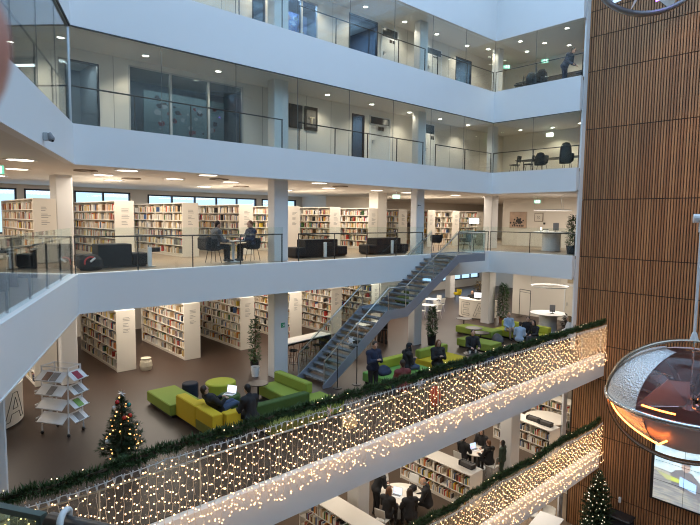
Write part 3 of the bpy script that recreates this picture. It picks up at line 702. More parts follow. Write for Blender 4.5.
# ================================================================ magazine stand
t = thing('magazine_stand', 'white metal magazine stand on castors with sloping trays', 'magazine rack', (3.7, 15.76, 0), math.radians(-57))
for sx in (-.43, .43):
    for sy in (-.27, .27):
        MB().tube([(sx, sy, .1), (sx, sy * .8, 1.9)], .02, 8).build('post', WHITEP, t); MB().ball((sx, sy, .05), .05, 10, 6).build('castor', BLACKP, t)
MB().tube([(-.43, -.216, 1.88), (.43, -.216, 1.88), (.43, .216, 1.88), (-.43, .216, 1.88)], .018, 6, closed=True).build('top_rail', WHITEP, t)
MAGC = [mat('magazine_' + n, c, .4, var=.3, scale=9) for n, c in (('brown', (.22, .12, .08)), ('green', (.18, .36, .08)), ('red', (.35, .04, .07)), ('grey', (.25, .23, .22)), ('white', (.75, .74, .72)))]
mags = []
def tray(cx, cy, z, w, rz):
    T = Matrix.Translation((cx, cy, z)) @ Matrix.Rotation(rz, 4, 'Z') @ Matrix.Rotation(math.radians(38), 4, 'X')
    MB().box(-w / 2, w / 2, -.17, .17, -.008, 0, 0, T).box(-w / 2, w / 2, -.18, -.165, -.008, .035, 0, T).build('tray', WHITEP, t)
    return T
MW = t.matrix_basis.copy(); TR = []
for k in range(4):
    z = .52 + k * .38
    TR.append((tray(0, -.33, z, .84, 0), 'front', k)); TR.append((tray(.52, 0, z, .5, PI / 2), 'right side', k)); TR.append((tray(-.52, 0, z - .03, .5, -PI / 2), 'left side', k))
for T, side, k in TR:
    if side == 'left side' or (side == 'front' and k < 2): continue
    for j in range(2 if side == 'front' and k == 3 else 1):
        ci = {('front', 3): (0, 3)[j], ('front', 2): 3, ('right side', 3): 2, ('right side', 2): 3, ('right side', 1): 1, ('right side', 0): 3}[(side, k)]
        o = MB().box(-.1, .1, -.14, .14, 0, .008).box(-.098, .098, -.138, .138, .001, .007).build('magazine', MAGC[ci])
        o.matrix_basis = MW @ T @ Matrix.Translation(((-.12 + .24 * j) if side == 'front' and k == 3 else 0, -.02, .002))
        tag(o, '%s magazine on the %s tray of the %s of the white stand' % (['brown', 'green', 'red', 'grey', 'white'][ci], ['bottom', 'second lowest', 'third lowest', 'top'][k], side) + (', %s one' % ['left', 'right'][j] if side == 'front' and k == 3 else ''), 'magazine', 'magazines on the white stand')
# waste bin by the bookcase
t = thing('waste_sack', 'cream waste sack leaning on the end of the nearest full bookcase', 'bag', (7.75, 20.3, 0))
MB().lathe([(0, 0), (.2, 0), (.24, .15), (.22, .32), (.16, .42), (.2, .46), (.12, .44), (0, .40)], 14).build('sack', mat('sack_cream', (.62, .55, .42), .8, var=.15), t)
MB().tube(arc((0, 0, .42), .165, 0, 2 * PI, 14)[:-1], .012, 6, closed=True).build('tie', SHELFW, t)

# ================================================================ potted plants
def plant(lab, x, y, z, h, r, potm, poth, potr, n, seed=1, lm=LEAFM, size=.16, name='potted_plant'):
    rn = random.Random(seed); t = thing(name, lab, 'plant', (x, y, z))
    pt = MB().lathe([(0, 0), (potr * .8, 0), (potr, poth), (potr * .9, poth), (potr * .85, poth - .05), (0, poth - .05)], 24).build('pot', potm, t)
    MB().cyl((0, 0, poth - .06), potr * .84, .02, 20).build('soil', mat('soil', (.03, .02, .015), .95), pt)
    st = MB()
    for k in range(3): a = k * 2.1; st.tube([(.04 * cos(a), .04 * sin(a), poth - .05), (.06 * cos(a), .06 * sin(a), h * .55), (.05 * cos(a + 1), .05 * sin(a + 1), h * .92)], .012, 6)
    st.build('stem', BARK, t); lf = MB()
    for i in range(n):
        zz = poth + (h - poth) * rn.random(); rr = r * (.35 + .65 * rn.random()) * (1 - .5 * max(0, (zz / h - .75) / .25)); a = rn.random() * 2 * PI
        p = (rr * cos(a) * .7, rr * sin(a) * .7, zz); lf.leaf(p, (cos(a + rn.uniform(-.6, .6)), sin(a + rn.uniform(-.6, .6)), rn.uniform(-.6, .7)), size * rn.uniform(.7, 1.3), size * .5)
    lf.build('foliage', lm, t); return t
TERRA = mat('terracotta', (.30, .13, .07), .8)
plant('tall slim green plant in a dark pot next to the second column', 10.75, 17.25, 0, 2.05, .24, BLACKP, .45, .17, 420, 1)
t = thing('white_planter', 'empty white planter in front of the slim plant by the column', 'planter', (10.5, 16.8, 0))
MB().lathe([(0, 0), (.13, 0), (.14, .2), (.155, .2), (.165, .38), (.15, .38), (.14, .1), (0, .1)], 24).build('pot', WHITE, t); MB().cyl((0, 0, .3), .145, .02, 20).build('soil', mat('soil', (.03, .02, .015), .95), t)
plant('tall dark green plant in a black pot in front of the third column', 19.6, 15.75, 0, 1.8, .30, BLACKP, .5, .22, 650, 2)
plant('tall dense green plant in a terracotta pot beside the wide column at right', 27.0, 16.5, 0, 2.3, .40, TERRA, .35, .25, 900, 3)
plant('tall dark plant beside the timber wall on the middle gallery', 25.1, 11.75, Z2, 1.85, .3, BLACKP, .4, .25, 520, 4)
plant('dark reddish leafy plant behind the garland near the white round counter', 25.75, 12.0, 0, 1.2, .5, BLACKP, .4, .25, 260, 5, mat('dark_leaf', (.03, .02, .015), .5, var=.5), .24)
plant('bushy brown green plant behind the lettered curved desk', 29.2, 19.6, 0, 2.0, .5, BLACKP, .7, .25, 300, 6, mat('brown_leaf', (.10, .07, .03), .6, var=.6), .2)
# ================================================================ people
PEND = []
def remesh(o, vox, it=4):
    m = o.modifiers.new('r', 'REMESH'); m.mode = 'VOXEL'; m.voxel_size = vox; m.use_smooth_shade = True
    s = o.modifiers.new('s', 'SMOOTH'); s.factor = .5; s.iterations = it; PEND.append(o); return o
def cloth(n, c): return mat('cloth_' + n, c, .85, var=.12, scale=14, bump=.15)
BLK = cloth('black', (.016, .016, .018)); NVY = cloth('navy', (.02, .028, .06)); GRY = cloth('grey', (.10, .10, .11)); JEAN = cloth('denim', (.06, .09, .16)); LBL = cloth('light_blue', (.35, .45, .58)); WHC = cloth('white', (.7, .7, .7)); MAR = cloth('dark_red', (.14, .03, .03)); TANC = cloth('tan', (.30, .22, .15)); GRNC = cloth('dark_green', (.03, .05, .035))
HB = mat('hair_dark_brown', (.035, .02, .012), .6, var=.3, scale=40); HK = mat('hair_black', (.012, .010, .009), .55, var=.3, scale=40); HF = mat('hair_blond', (.32, .20, .09), .6, var=.25, scale=40); HG = mat('hair_grey', (.28, .27, .26), .7, var=.2, scale=40); HA = mat('hair_auburn', (.14, .06, .025), .6, var=.3, scale=40)
EYE = mat('eye_dark', (.02, .015, .012), .2); LIP = mat('lip', (.30, .10, .08), .5); SHOE = mat('shoe_dark', (.03, .03, .03), .5)
def person(label, loc, rz, pose='sit', top=BLK, leg=JEAN, hair=HB, style='short', lean=0., arms='lap', sh=.45, sc=1.07, turn=0., nod=0., group='people in the library', cross=False):
    t = thing('person', label, 'person', loc, rz, group); V = Vector
    pz = sh + .09 if pose != 'stand' else .93
    J = {}
    def side(n, x, y, z):
        J[n + 'l'] = V((-x, y, z)); J[n + 'r'] = V((x, y, z))
    J['pel'] = V((0, 0, pz)); J['bel'] = V((0, .01, pz + .17)); J['che'] = V((0, -.005, pz + .37)); J['nk'] = V((0, -.02, pz + .53)); J['hd'] = V((0, .02, pz + .69))
    side('hip', .09, 0, pz - .02); side('sho', .175, -.015, pz + .46)
    if arms == 'lap': side('elb', .245, .06, pz + .20); side('wri', .11, .26, pz + .13)
    elif arms == 'table': side('elb', .25, .14, pz + .20); side('wri', .15, .38, pz + .22)
    elif arms == 'down': side('elb', .235, -.02, pz + .18); side('wri', .25, .06, pz - .05)
    elif arms == 'phone': side('elb', .23, .10, pz + .18); side('wri', .06, .28, pz + .30)
    elif arms == 'spread': side('elb', .40, -.02, pz + .34); side('wri', .55, .10, pz + .28)
    ax = V((1, 0, 0)); M = Matrix.Translation(J['pel']) @ Matrix.Rotation(-lean, 4, 'X') @ Matrix.Translation(-J['pel'])
    for k in ('bel', 'che', 'nk', 'hd', 'shol', 'shor', 'elbl', 'elbr', 'wril', 'wrir'): J[k] = M @ J[k]
    if pose == 'sit': side('kne', .10, .43, pz - .02); side('ank', .10, .45, .09)
    elif pose == 'lounge': side('kne', .11, .46, pz + .08); side('ank', .11, .84, max(.1, pz - .18))
    else:
        side('kne', .10, .03, .49); side('ank', .105, -.01, .085)
        if pose == 'stand' and cross: J['kner'].y += .1; J['ankr'].y += .12
    for s in 'lr': J['toe' + s] = J['ank' + s] + V((0, .15, -.045))
    for k in J: J[k] *= sc
    q = sc
    b = MB()
    def cap(m, a, c, r0, r1): m.capsule(J[a], J[c], r0 * q, r1 * q, 12)
    def torso(m, e):
        cap(m, 'pel', 'bel', .135 + e, .125 + e); cap(m, 'bel', 'che', .125 + e, .135 + e); cap(m, 'che', 'nk', .13 + e, .06 + e)
        cap(m, 'shol', 'shor', .075 + e, .075 + e); cap(m, 'hipl', 'hipr', .105 + e, .105 + e)
    def armz(m, e, end=1.):
        for s in 'lr':
            cap(m, 'sho' + s, 'elb' + s, .062 + e, .046 + e); m.capsule(J['elb' + s], J['elb' + s].lerp(J['wri' + s], end), (.045 + e) * q, (.031 + e) * q, 12)
    def legz(m, e, end=1.):
        for s in 'lr':
            cap(m, 'hip' + s, 'kne' + s, .088 + e, .058 + e); m.capsule(J['kne' + s], J['kne' + s].lerp(J['ank' + s], end), (.056 + e) * q, (.038 + e) * q, 12)
    torso(b, -.012); armz(b, -.006); legz(b, -.01)
    cap(b, 'nk', 'hd', .055, .05)
    H = Matrix.Translation(J['hd']) @ Matrix.Rotation(turn, 4, 'Z') @ Matrix.Rotation(-lean * .5 - nod, 4, 'X')
    def hp(x, y, z): return H @ (V((x, y, z)) * q)
    HR3 = H.to_3x3().to_4x4()
    b.ball(hp(0, -.005, .03), .1 * q, 16, 10, 0, (.77, .96, 1.12), HR3)
    b.capsule(hp(0, .035, -.045), hp(0, .05, -.06), .055 * q, .04 * q, 12); b.capsule(hp(0, .085, .03), hp(0, .108, -.005), .011 * q, .017 * q, 8)
    b.capsule(hp(-.035, .075, .045), hp(.035, .075, .045), .016 * q, .016 * q, 8)
    for s in (-1, 1): b.ball(hp(s * .077, -.005, .01), .03 * q, 8, 6, 0, (.35, .7, 1.1), HR3)
    for s, sg in (('l', -1), ('r', 1)):                   # hands: palm, four unequal fingers, thumb
        w = J['wri' + s]; d = (w - J['elb' + s]).normalized(); up = V((0, 0, 1)) - d * d.z; up = up.normalized() if up.length > .1 else V((0, 1, 0)); lat = d.cross(up).normalized()
        P = w + d * .05 * q
        b.capsule(w, P + d * .03 * q, .027 * q, .034 * q, 10)
        for i, L in enumerate((.062, .075, .07, .052)):
            o = P + lat * (i - 1.5) * .0235 * q + d * .035 * q; m1 = o + (d * .9 - up * .25) * L * .55 * q; m2 = m1 + (d * .5 - up * .85) * L * .5 * q
            b.capsule(o, m1, .0105 * q, .0095 * q, 8); b.capsule(m1, m2, .0095 * q, .008 * q, 8)
        o = P - lat * sg * -.03 * q; m1 = o + (lat * sg * .6 + d * .7 - up * .3) * .04 * q; b.capsule(o, m1, .013 * q, .011 * q, 8); b.capsule(m1, m1 + (d * .9 - up * .4) * .03 * q, .011 * q, .009 * q, 8)
    bd = remesh(b.build('body', SKIN, t), .0125, 2)
    m = MB(); torso(m, .032); armz(m, .022, .96)
    if style == 'hood': m.capsule(J['nk'], J['hd'], .09 * q, .10 * q, 12)
    remesh(m.build('jacket', top, t), .02)
    m = MB(); legz(m, .012, .97); m.capsule(J['hipl'], J['hipr'], .125 * q, .125 * q, 12); cap(m, 'pel', 'hipl', .135, .12); cap(m, 'pel', 'hipr', .135, .12); remesh(m.build('trousers', leg, t), .02)
    for s in 'lr':
        m = MB(); m.capsule(J['ank' + s] - V((0, .035, .03)) * q, J['toe' + s], .048 * q, .038 * q, 10); m.capsule(J['ank' + s], J['ank' + s] + V((0, 0, .02)), .05 * q, .048 * q, 10); remesh(m.build('shoe', SHOE, t), .014)
    m = MB()
    if style == 'bald':
        m.capsule(hp(-.06, -.045, .02), hp(0, -.085, .0), .03 * q, .034 * q, 10); m.capsule(hp(.06, -.045, .02), hp(0, -.085, .0), .03 * q, .034 * q, 10)
    else:
        m.ball(hp(0, -.022, .052), .1 * q, 16, 10, 0, (.86, .96, 1.02), HR3); m.capsule(hp(0, -.05, .05), hp(0, -.06, -.03), .075 * q, .055 * q, 12)
        if style == 'long':
            for sx in (-.055, 0, .055): m.capsule(hp(sx, -.04, .04), hp(sx * 1.2, -.075, -.22), .05 * q, .03 * q, 10)
            for sx in (-.078, .078): m.capsule(hp(sx, 0, .03), hp(sx * .95, .0, -.16), .03 * q, .022 * q, 8)
        if style == 'bun': m.ball(hp(0, -.10, .09), .042 * q, 10, 8)
        if style in ('scarf', 'hood'):
            for sx in (-.075, .075): m.capsule(hp(sx, -.0, .06), hp(sx * .8, .03, -.09), .032 * q, .045 * q, 10)
            m.capsule(hp(0, .03, -.12), hp(0, -.06, -.12), .085 * q, .09 * q, 12); m.capsule(hp(-.05, .05, .105), hp(.05, .05, .105), .035 * q, .035 * q, 10)
    remesh(m.build('headscarf' if style in ('scarf', 'hood') else 'hair', hair, t), .014)
    e = MB()
    for s in (-1, 1): e.ball(hp(s * .031, .086, .022), .0085 * q, 8, 6)
    e.build('eyes', EYE, bd); MB().ball(hp(0, .096, -.045), .02 * q, 8, 6, 0, (1, .35, .28), HR3).build('mouth', LIP, bd)
    return t
W = -PI / 2                                               # facing +x
person('person in black lounging against the yellow sofa back, dark hair', (7.1, 13.3, 0), W, 'lounge', BLK, JEAN, HB, lean=-.62, arms='lap', sh=.42)
person('person with black hair and grey hood sitting at the sofa gap by the garland', (7.48, 12.15, 0), .1, 'sit', BLK, BLK, HK, lean=.25, arms='table', sh=.42, style='short')
person('standing person in dark navy jacket beside the lime backed sofa', (12.35, 12.4, 0), PI - .2, 'stand', NVY, BLK, HB, arms='phone', nod=.35, lean=.08)
person('person in black headscarf and denim sitting on the bright green sofa', (14.4, 12.75, 0), W - .3, 'sit', BLK, JEAN, BLK, 'scarf', lean=.15, arms='phone', sh=.42)
person('woman with long auburn hair and black jacket on the yellow seat', (15.75, 12.35, 0), PI - .5, 'sit', BLK, BLK, HA, 'long', lean=.05, arms='phone', sh=.42, nod=.2)
person('person seen from behind, brown head just above the garland', (12.55, 11.25, 0), -.4, 'sit', MAR, JEAN, HB, 'short', arms='lap', sh=.42)
person('lone person in dark jacket and grey scarf facing the camera', (18.35, 12.6, 0), PI - .7, 'sit', BLK, BLK, HB, 'short', arms='table', lean=.05, sh=.42)
person('young person in pale blue shirt sitting upright at the rear of the group', (23.72, 14.15, 0), PI - .6, 'sit', LBL, TANC, HF, 'short', arms='lap', sh=.42, sc=.98)
person('person in light blue top at the left front of the seated group', (22.35, 12.75, 0), W + .4, 'sit', LBL, BLK, HB, 'short', arms='lap', sh=.36, lean=.25, sc=.96)
person('dark haired person in black, middle of the seated group', (23.6, 13.05, 0), PI - 1.1, 'sit', BLK, BLK, HB, 'short', arms='table', sh=.40, sc=.97)
person('person in black with a ponytail at the right of the seated group', (23.3, 12.45, 0), PI / 2 - .3, 'sit', BLK, GRY, HK, 'long', arms='table', sh=.38, lean=.2, sc=.97)
person('blond person in white top behind the dark leafy plant', (24.6, 11.45, 0), .6, 'sit', WHC, BLK, HF, 'long', arms='lap', sh=.42)
person('dark haired person working behind the lettered curved desk', (28.15, 19.45, 0), PI - .9, 'sit', BLK, BLK, HK, 'short', arms='table', sh=.5)
person('reader in grey jumper on the left of the gallery table', (8.85, 16.75, Z2), W, 'sit', GRY, BLK, HB, 'short', arms='table', lean=.15)
person('reader in dark jumper on the right of the gallery table', (10.35, 16.8, Z2), PI / 2, 'sit', NVY, BLK, HA, 'short', arms='table', lean=.05)
person('person in navy bending over a table on the topmost right gallery', (25.2, 12.55, Z4), PI, 'stand', NVY, NVY, HK, 'short', lean=.6, arms='table')
# lower floor study tables
person('standing woman in black leaning over the crowded study table', (12.8, 12.6, Z0), W - .35, 'stand', BLK, BLK, HB, 'long', lean=.42, arms='table')
person('woman with brown hair on the left of the crowded study table', (12.45, 11.75, Z0), W + .25, 'sit', BLK, BLK, HA, 'long', lean=.2, arms='table')
person('person with long dark hair and white belt line, back to the camera', (12.98, 11.15, Z0), -.5, 'sit', BLK, BLK, HB, 'long', lean=.15, arms='table')
person('balding man in black on the right of the crowded study table', (14.05, 11.25, Z0), .5, 'sit', BLK, BLK, HG, 'bald', lean=.25, arms='table')
person('person in black on the left of the far study table', (17.95, 12.65, Z0), W + .1, 'sit', BLK, BLK, HB, 'short', lean=.2, arms='table')
person('dark clothed person behind the far study table', (19.3, 12.6, Z0), PI / 2 + .2, 'sit', BLK, GRY, HB, 'long', lean=.1, arms='table')
person('red haired person with back to camera at the far study table', (18.45, 11.65, Z0), -.15, 'sit', BLK, BLK, HA, 'short', lean=.1, arms='table')
person('person in dark green coat beside the lower column at the far table', (18.5, 11.1, Z0), .3, 'stand', GRNC, GRNC, HK, 'long', arms='down', sc=.93)

def study_table(lab, x, y, z, r, h=.74):
    t = thing('study_table', lab, 'table', (x, y, z), 0, 'round study tables')
    MB().lathe([(0, h - .03), (r, h - .03), (r + .005, h - .015), (r, h), (0, h)], 36).build('tabletop', SHELFW, t); MB().cyl((0, 0, .03), .045, h - .06, 14).build('column', STEEL, t)
    MB().lathe([(0, 0), (.38, 0), (.36, .02), (.05, .04), (0, .04)], 28).build('base', STEEL, t)
study_table('round cream study table crowded with papers and a tablet', 13.55, 12.1, Z0, .78)
study_table('round cream study table half hidden behind the lower column', 18.65, 12.4, Z0, .6)
study_table('round cream table between the low bookcases near the timber wall', 24.35, 12.3, Z0, .98, .76)
laptop('open tablet with a blue screen on the crowded study table', (13.3, 12.1, Z0 + .74), -1.2, scr=emat('tablet_blue', (.35, .65, .9), 1.3))
laptop('open laptop with blue screen on the far study table', (18.6, 12.45, Z0 + .74), -.2, scr=SCRN2)
for k, (dx, dy, a) in enumerate(((-.2, -.1, .3), (.25, -.25, 1.1), (.35, .2, .1), (.05, .5, .7))):
    o = MB().box(-.105, .105, -.148, .148, 0, .006).build('paper_sheets', PAPER, loc=(13.55 + dx, 12.1 + dy, Z0 + .741)); o.rotation_euler = (0, 0, a)
    tag(o, 'white paper sheets on the crowded study table, %s' % ('left of the laptop', 'by the balding man', 'near the white chairs', 'by the standing woman')[k], 'papers', 'papers on the study table')
o = MB().rbox(-.14, .14, -.1, .1, 0, .2, .04).build('black_bag', DARK, loc=(14.02, 11.95, Z0 + .741)); tag(o, 'black bag standing on the crowded study table by the balding man', 'bag')
CW = mat('chair_white', (.72, .70, .66), .5, var=.03)
for (x, y, z, rz, w) in ((14.55, 12.5, Z0, PI / 2 + .2, 'empty beside the crowded study table, far side'), (13.95, 13.05, Z0, PI, 'next to the standing woman at the crowded table'), (12.3, 11.75, Z0, W + .25, 'under the brown haired woman at the crowded table'), (17.85, 12.65, Z0, W, 'under the person left of the far study table'), (18.45, 11.5, Z0, 0, 'under the red haired person at the far table')):
    chair('white chair ' + w, (x, y, z), rz, CW, STEEL, 'white study chairs')
t = thing('white_table', 'white rectangular table on the lowest floor under the garlands', 'table', (22.45, 11.1, ZM), .15)
MB().rbox(-.8, .8, -.55, .55, .71, .74, .01).build('tabletop', WHITE, t)
for sx in (-.7, .7):
    for sy in (-.45, .45): MB().tube([(sx, sy, 0), (sx, sy, .71)], .022, 8).build('leg', STEEL, t)
for (x, y, rz, w) in ((22.9, 12.0, PI, 'furthest from the white table edge'), (23.5, 11.5, PI / 2 + .3, 'nearest the big fir tree')):
    chair('white shell chair at the lowest floor table, ' + w, (x, y, ZM), rz, CW, STEEL, 'white shell chairs', shell=True)
t = thing('covered_trolley', 'black covered trolley against the timber wall beside the big fir tree', 'trolley', (23.7, 8.4, ZM), PI / 2)
MB().rbox(-.5, .5, -.35, .35, .12, 1.75, .06).build('body', DARK, t); MB().rbox(-.53, .53, -.38, .38, 1.7, 1.8, .04).build('cover', BLACKP, t)
for sx in (-.42, .42):
    for sy in (-.28, .28): MB().cyl((sx, sy, 0), .05, .12, 10).build('castor', DKGREY, t)
t = MB().rbox(24.32, 24.4, 8.62, 8.72, -6.6, -6.35, .01).build('wall_box', WHITEP); tag(t, 'small pale wall box on the timber wall above the black trolley', 'wall fitting')

# gallery furniture (middle level)
t = thing('gallery_table', 'dark square reading table between the two gallery readers', 'table', (9.6, 16.8, Z2), 0)
MB().rbox(-.42, .42, -.4, .4, .71, .74, .01).build('tabletop', DKGREY, t); MB().cyl((0, 0, .03), .05, .69, 14).build('column', WHITEP, t); MB().cyl((0, 0, 0), .3, .03, 24).build('base', WHITEP, t)
laptop('white laptop in front of the left gallery reader', (9.42, 16.9, Z2 + .74), -PI / 2 + PI, scr=SCRN); laptop('dark screened laptop before the right gallery reader', (9.8, 16.75, Z2 + .74), -PI / 2, scr=DKGREY)
chair('dark shell chair under the left gallery reader, black coat over it', (8.8, 16.75, Z2), W, DARK, BLACKP, 'dark shell chairs', True); chair('dark shell chair under the right gallery reader', (10.4, 16.8, Z2), PI / 2, DARK, BLACKP, 'dark shell chairs', True)
o = MB().rbox(-.10, .12, -.36, .36, .45, .92, .06).build('coat', DARK, loc=(8.45, 16.72, Z2)); tag(o, 'black coat hung over the chair of the left gallery reader', 'coat')
chair('dark shell chair at the stair head, nearest the stairs', (21.2, 16.9, Z2), -.6, DARK, BLACKP, 'shell chairs at the stair head', True)
chair('grey green shell chair at the stair head, right one of the pair', (23.4, 16.6, Z2), .5, mat('sage_shell', (.16, .18, .15), .7), BLACKP, 'shell chairs at the stair head', True)
for (x, w, hx) in ((5.55, 'left, behind the shining bag', .5), (13.7, 'middle, right of the second column', .85), (17.65, 'right, beside the third column', .8)):
    t = thing('lounge_sofa', 'black boxy lounge sofa with raised middle block, ' + w, 'sofa', (x, 17.1, Z2), 0, 'black lounge sofas on the gallery')
    MB().rbox(-hx, hx, -.3, .3, .04, .72, .02).build('backrest_block', DARK, t)
    for s in (-1, 1): MB().rbox(s * (hx + .26) - .25, s * (hx + .26) + .25, -.35, .35, .05, .42, .03).build('seat', DARK, t)
    MB().box(-hx - .45, hx + .45, -.28, .28, 0, .05).build('plinth', PLN, t)
    t = thing('pedestal_screen', 'white slim post with small dark screen in front of the black lounge sofa, ' + w.split(',')[0], 'screen stand', (x - .05 if x > 6 else x + .95, 16.55, Z2), 0, 'white posts by the lounge sofas')
    MB().rbox(-.06, .06, -.04, .04, .02, .62, .01).build('post', WHITEP, t); MB().box(-.14, .14, -.12, .12, 0, .02).build('foot', STEEL, t)
    MB().box(.06, .34, -.02, .02, .46, .6).build('screen', BLACKP, t)
t = thing('shoulder_bag', 'dark rounded bag with red and white flashes on the gallery floor', 'bag', (4.75, 16.5, Z2), .2)
MB().lathe([(0, 0), (.3, 0), (.36, .12), (.33, .3), (.2, .42), (0, .45)], 22, T=Matrix.Diagonal((1, .6, 1, 1))).build('body', DARK, t)
MB().tube(arc((-.12, -.2, .25), .16, .5, 3.6, 14, (1, 0, 0), (0, -.2, .9)), .025, 6).build('red_strap', mat('bright_red', (.55, .03, .03), .5), t); MB().tube([(-.14, -.25, .26), (0, -.25, .36)], .03, 6).build('white_patch', WHITEP, t)
# upper right galleries
def blackchairs(z, items, nm):
    for (x, y, rz, lab, shell) in items: chair(lab, (x, y, z), rz, DARK, BLACKP, nm, shell)
blackchairs(Z3, [(25.0, 14.9, 0, 'black chair leftmost by the rail of the upper right gallery', False), (25.1, 14.2, .3, 'black chair second from the corner on the upper right gallery', False), (25.2, 13.5, -.2, 'black chair under the big black coat, upper right gallery', True), (25.2, 12.2, .2, 'black chair near the timber wall, upper right gallery', True)], 'black chairs on the upper right gallery')
blackchairs(Z4, [(25.2, 14.2, 0, 'black chair under the dark coats, topmost right gallery', True), (25.1, 14.9, .4, 'black chair nearest the corner, topmost right gallery', False), (25.1, 11.6, -.4, 'black chair nearest the timber wall, topmost right gallery', False)], 'black chairs on the topmost right gallery')
for (x, y, z, L, lab) in ((25.9, 13.4, Z3, 3.6, 'long dark meeting table on the upper right gallery'), (26.0, 13.3, Z4, 4.2, 'long dark meeting table on the topmost right gallery')):
    t = thing('meeting_table', lab, 'table', (x, y, z), 0, 'dark meeting tables')
    MB().rbox(-.4, .4, -L / 2, L / 2, .71, .75, .01).build('tabletop', DKGREY, t)
    for sx in (-.32, .32):
        for sy in (-L / 2 + .1, L / 2 - .1): MB().tube([(sx, sy, 0), (sx, sy, .71)], .025, 8).build('leg', BLACKP, t)
def coat(lab, x, y, z, h, m):
    mb = MB().lathe([(0, .35), (.28, .35), (.3, .6), (.26, h - .2), (.16, h - .03), (.06, h), (0, h)], 16, T=Matrix.Diagonal((.75, 1, 1, 1)))
    o = mb.build('coat', m, loc=(x, y, z), smooth=True); tag(o, lab, 'coat', 'coats over gallery chairs')
coat('bulky black coat over a chair, middle of the upper right gallery', 25.0, 13.5, Z3, .98, DARK); coat('tall grey coat over a chair near the timber wall, upper right gallery', 25.0, 12.2, Z3, 1.35, mat('coat_grey', (.06, .06, .06), .9, var=.3)); coat('black coat draped left of the bending person, topmost gallery', 25.0, 13.6, Z4, 1.0, DARK); coat('second black coat beside the first, topmost gallery', 25.0, 14.15, Z4, .95, DARK)
# framed works and mural of the upper gallery
t = thing('textile_picture', 'dark grey panel picture hanging left on the upper gallery wall', 'picture', (12.83, YC - .02, 10.0)); MB().box(-.33, .07, -.03, 0, -.46, .46).box(.1, .33, -.03, 0, -.46, .46).build('panel', mat('panel_dark', (.05, .055, .065), .7, var=.3, scale=6), t); MB().box(.07, .1, -.035, -.01, -.46, .46).build('seam', mat('joint_grey', (.35, .33, .3), .8), t)
t = thing('framed_picture', 'dark framed picture of a pale figure on the upper gallery wall', 'picture', (13.6, YC - .02, 10.0)); MB().box(-.33, .33, -.04, 0, -.47, .47).build('frame', mat('frame_black', (.03, .03, .03), .4), t); MB().box(-.23, .23, -.045, -.04, -.34, .34).build('print', mat('print_grey', (.16, .15, .14), .6, var=.5, scale=5), t); MB().tube([(0, -.05, -.25), (.01, -.05, .05)], .05, 8).tube([(-.12, -.05, .02), (.15, -.05, .05)], .03, 8).build('print_figure', mat('figure_cream', (.45, .40, .30), .6), t)
def mural(lab, x0, x1, y, z0, z1, base, blot, seed, n):
    rn = random.Random(seed); t = thing('mural_panel', lab, 'picture', ((x0 + x1) / 2, y, (z0 + z1) / 2)); w, h = (x1 - x0) / 2, (z1 - z0) / 2
    MB().box(-w, w, -.02, .02, -h, h).build('board', base, t)
    for k in range(len(blot)):
        mb = MB()
        for i in range(n): 
            cx, cz, r = rn.uniform(-w * .8, w * .8), rn.uniform(-h * .75, h * .75), rn.uniform(.04, .13); mb.add([(cx + r * rn.uniform(.7, 1.3) * cos(q * PI / 4), -.023 - k * .002, cz + r * rn.uniform(.6, 1.1) * sin(q * PI / 4)) for q in range(8)], [tuple(range(8))])
        mb.build('painted_marks', blot[k], t)
    return t
mural('turquoise abstract mural with red blotches behind the dark glass', 7.5, 10.7, YC + 1.9, Z3 + .55, Z3 + 2.1, mat('mural_turquoise', (.27, .40, .44), .6, var=.35, scale=1.5), [mat('mural_red', (.40, .10, .13), .6), mat('mural_ink', (.05, .06, .09), .6), mat('mural_white', (.62, .65, .66), .6)], 3, 12)
mural('blue violet abstract picture behind the topmost gallery glass', 12.5, 14.3, YC + 1.2, Z4 + .7, Z4 + 2.1, mat('mural_blue', (.14, .20, .40), .6, var=.5, scale=2), [mat('mural_white', (.62, .65, .66), .6), mat('mural_rust', (.35, .14, .10), .6)], 5, 10)

LD = (-.392, -.92); LN = (-.92, .392)
def lw(s, d): return (XL + LD[0] * s + LN[0] * d, YB + LD[1] * s + LN[1] * d)
for s, lab in ((1.6, 'dark study counter behind the slanting left glass, nearer the column'), (4.2, 'dark study counter behind the slanting left glass, nearer the camera')):
    x, y = lw(s, 1.1); t = thing('study_counter', lab, 'desk', (x, y, Z2), math.atan2(LD[1], LD[0]), 'dark counters on the left gallery')
    MB().rbox(-1.0, 1.0, -.3, .3, .71, .75, .01).build('desktop', TOPB, t)
    for e in (-1, 1): MB().box(e * .95 - .03, e * .95 + .03, -.28, .28, 0, .71).build('end_panel', BLACKP, t)
    MB().box(-.95, .95, -.29, -.26, .05, .71).build('front_panel', DARK, t); MB().box(-.95, .95, -.015, .015, .75, 1.05).build('divider', DKGREY, t)

for k, (x, y, rz, lab) in enumerate(((17.15, 12.0, .3, 'heap of black coats left of the dark table with cups'), (19.25, 12.35, -.4, 'heap of black coats right of the lone person'), (21.3, 12.1, .2, 'black coats and bags piled between bench and garland'), (22.5, 14.0, .8, 'dark bags piled on the floor behind the seated group'), (24.4, 12.1, .1, 'dark jacket pile at the right end of the seated group'), (13.5, 13.0, .6, 'dark jacket lying on the bright green sofa'))):
    on = .425 if k == 5 else 0
    mb = MB().lathe([(0, 0), (.42, 0), (.46, .12), (.36, .30), (.22, .40), (.1, .46), (0, .47)], 16, T=Matrix.Rotation(rz, 4, 'Z') @ Matrix.Diagonal((1, .6, .85 if k < 5 else .5, 1)))
    for i, p in enumerate(mb.v): mb.v[i] = (p[0] * (1 + .12 * sin(9 * p[1] + k)), p[1] * (1 + .12 * sin(8 * p[0])), p[2] * (1 + .15 * sin(7 * p[0] + 5 * p[1])))
    o = mb.build('coat_pile', (DARK, NVY, DARK, GRY, NVY, NVY)[k], loc=(x, y, on), smooth=True); tag(o, lab, 'coats', 'coats in the lounge')

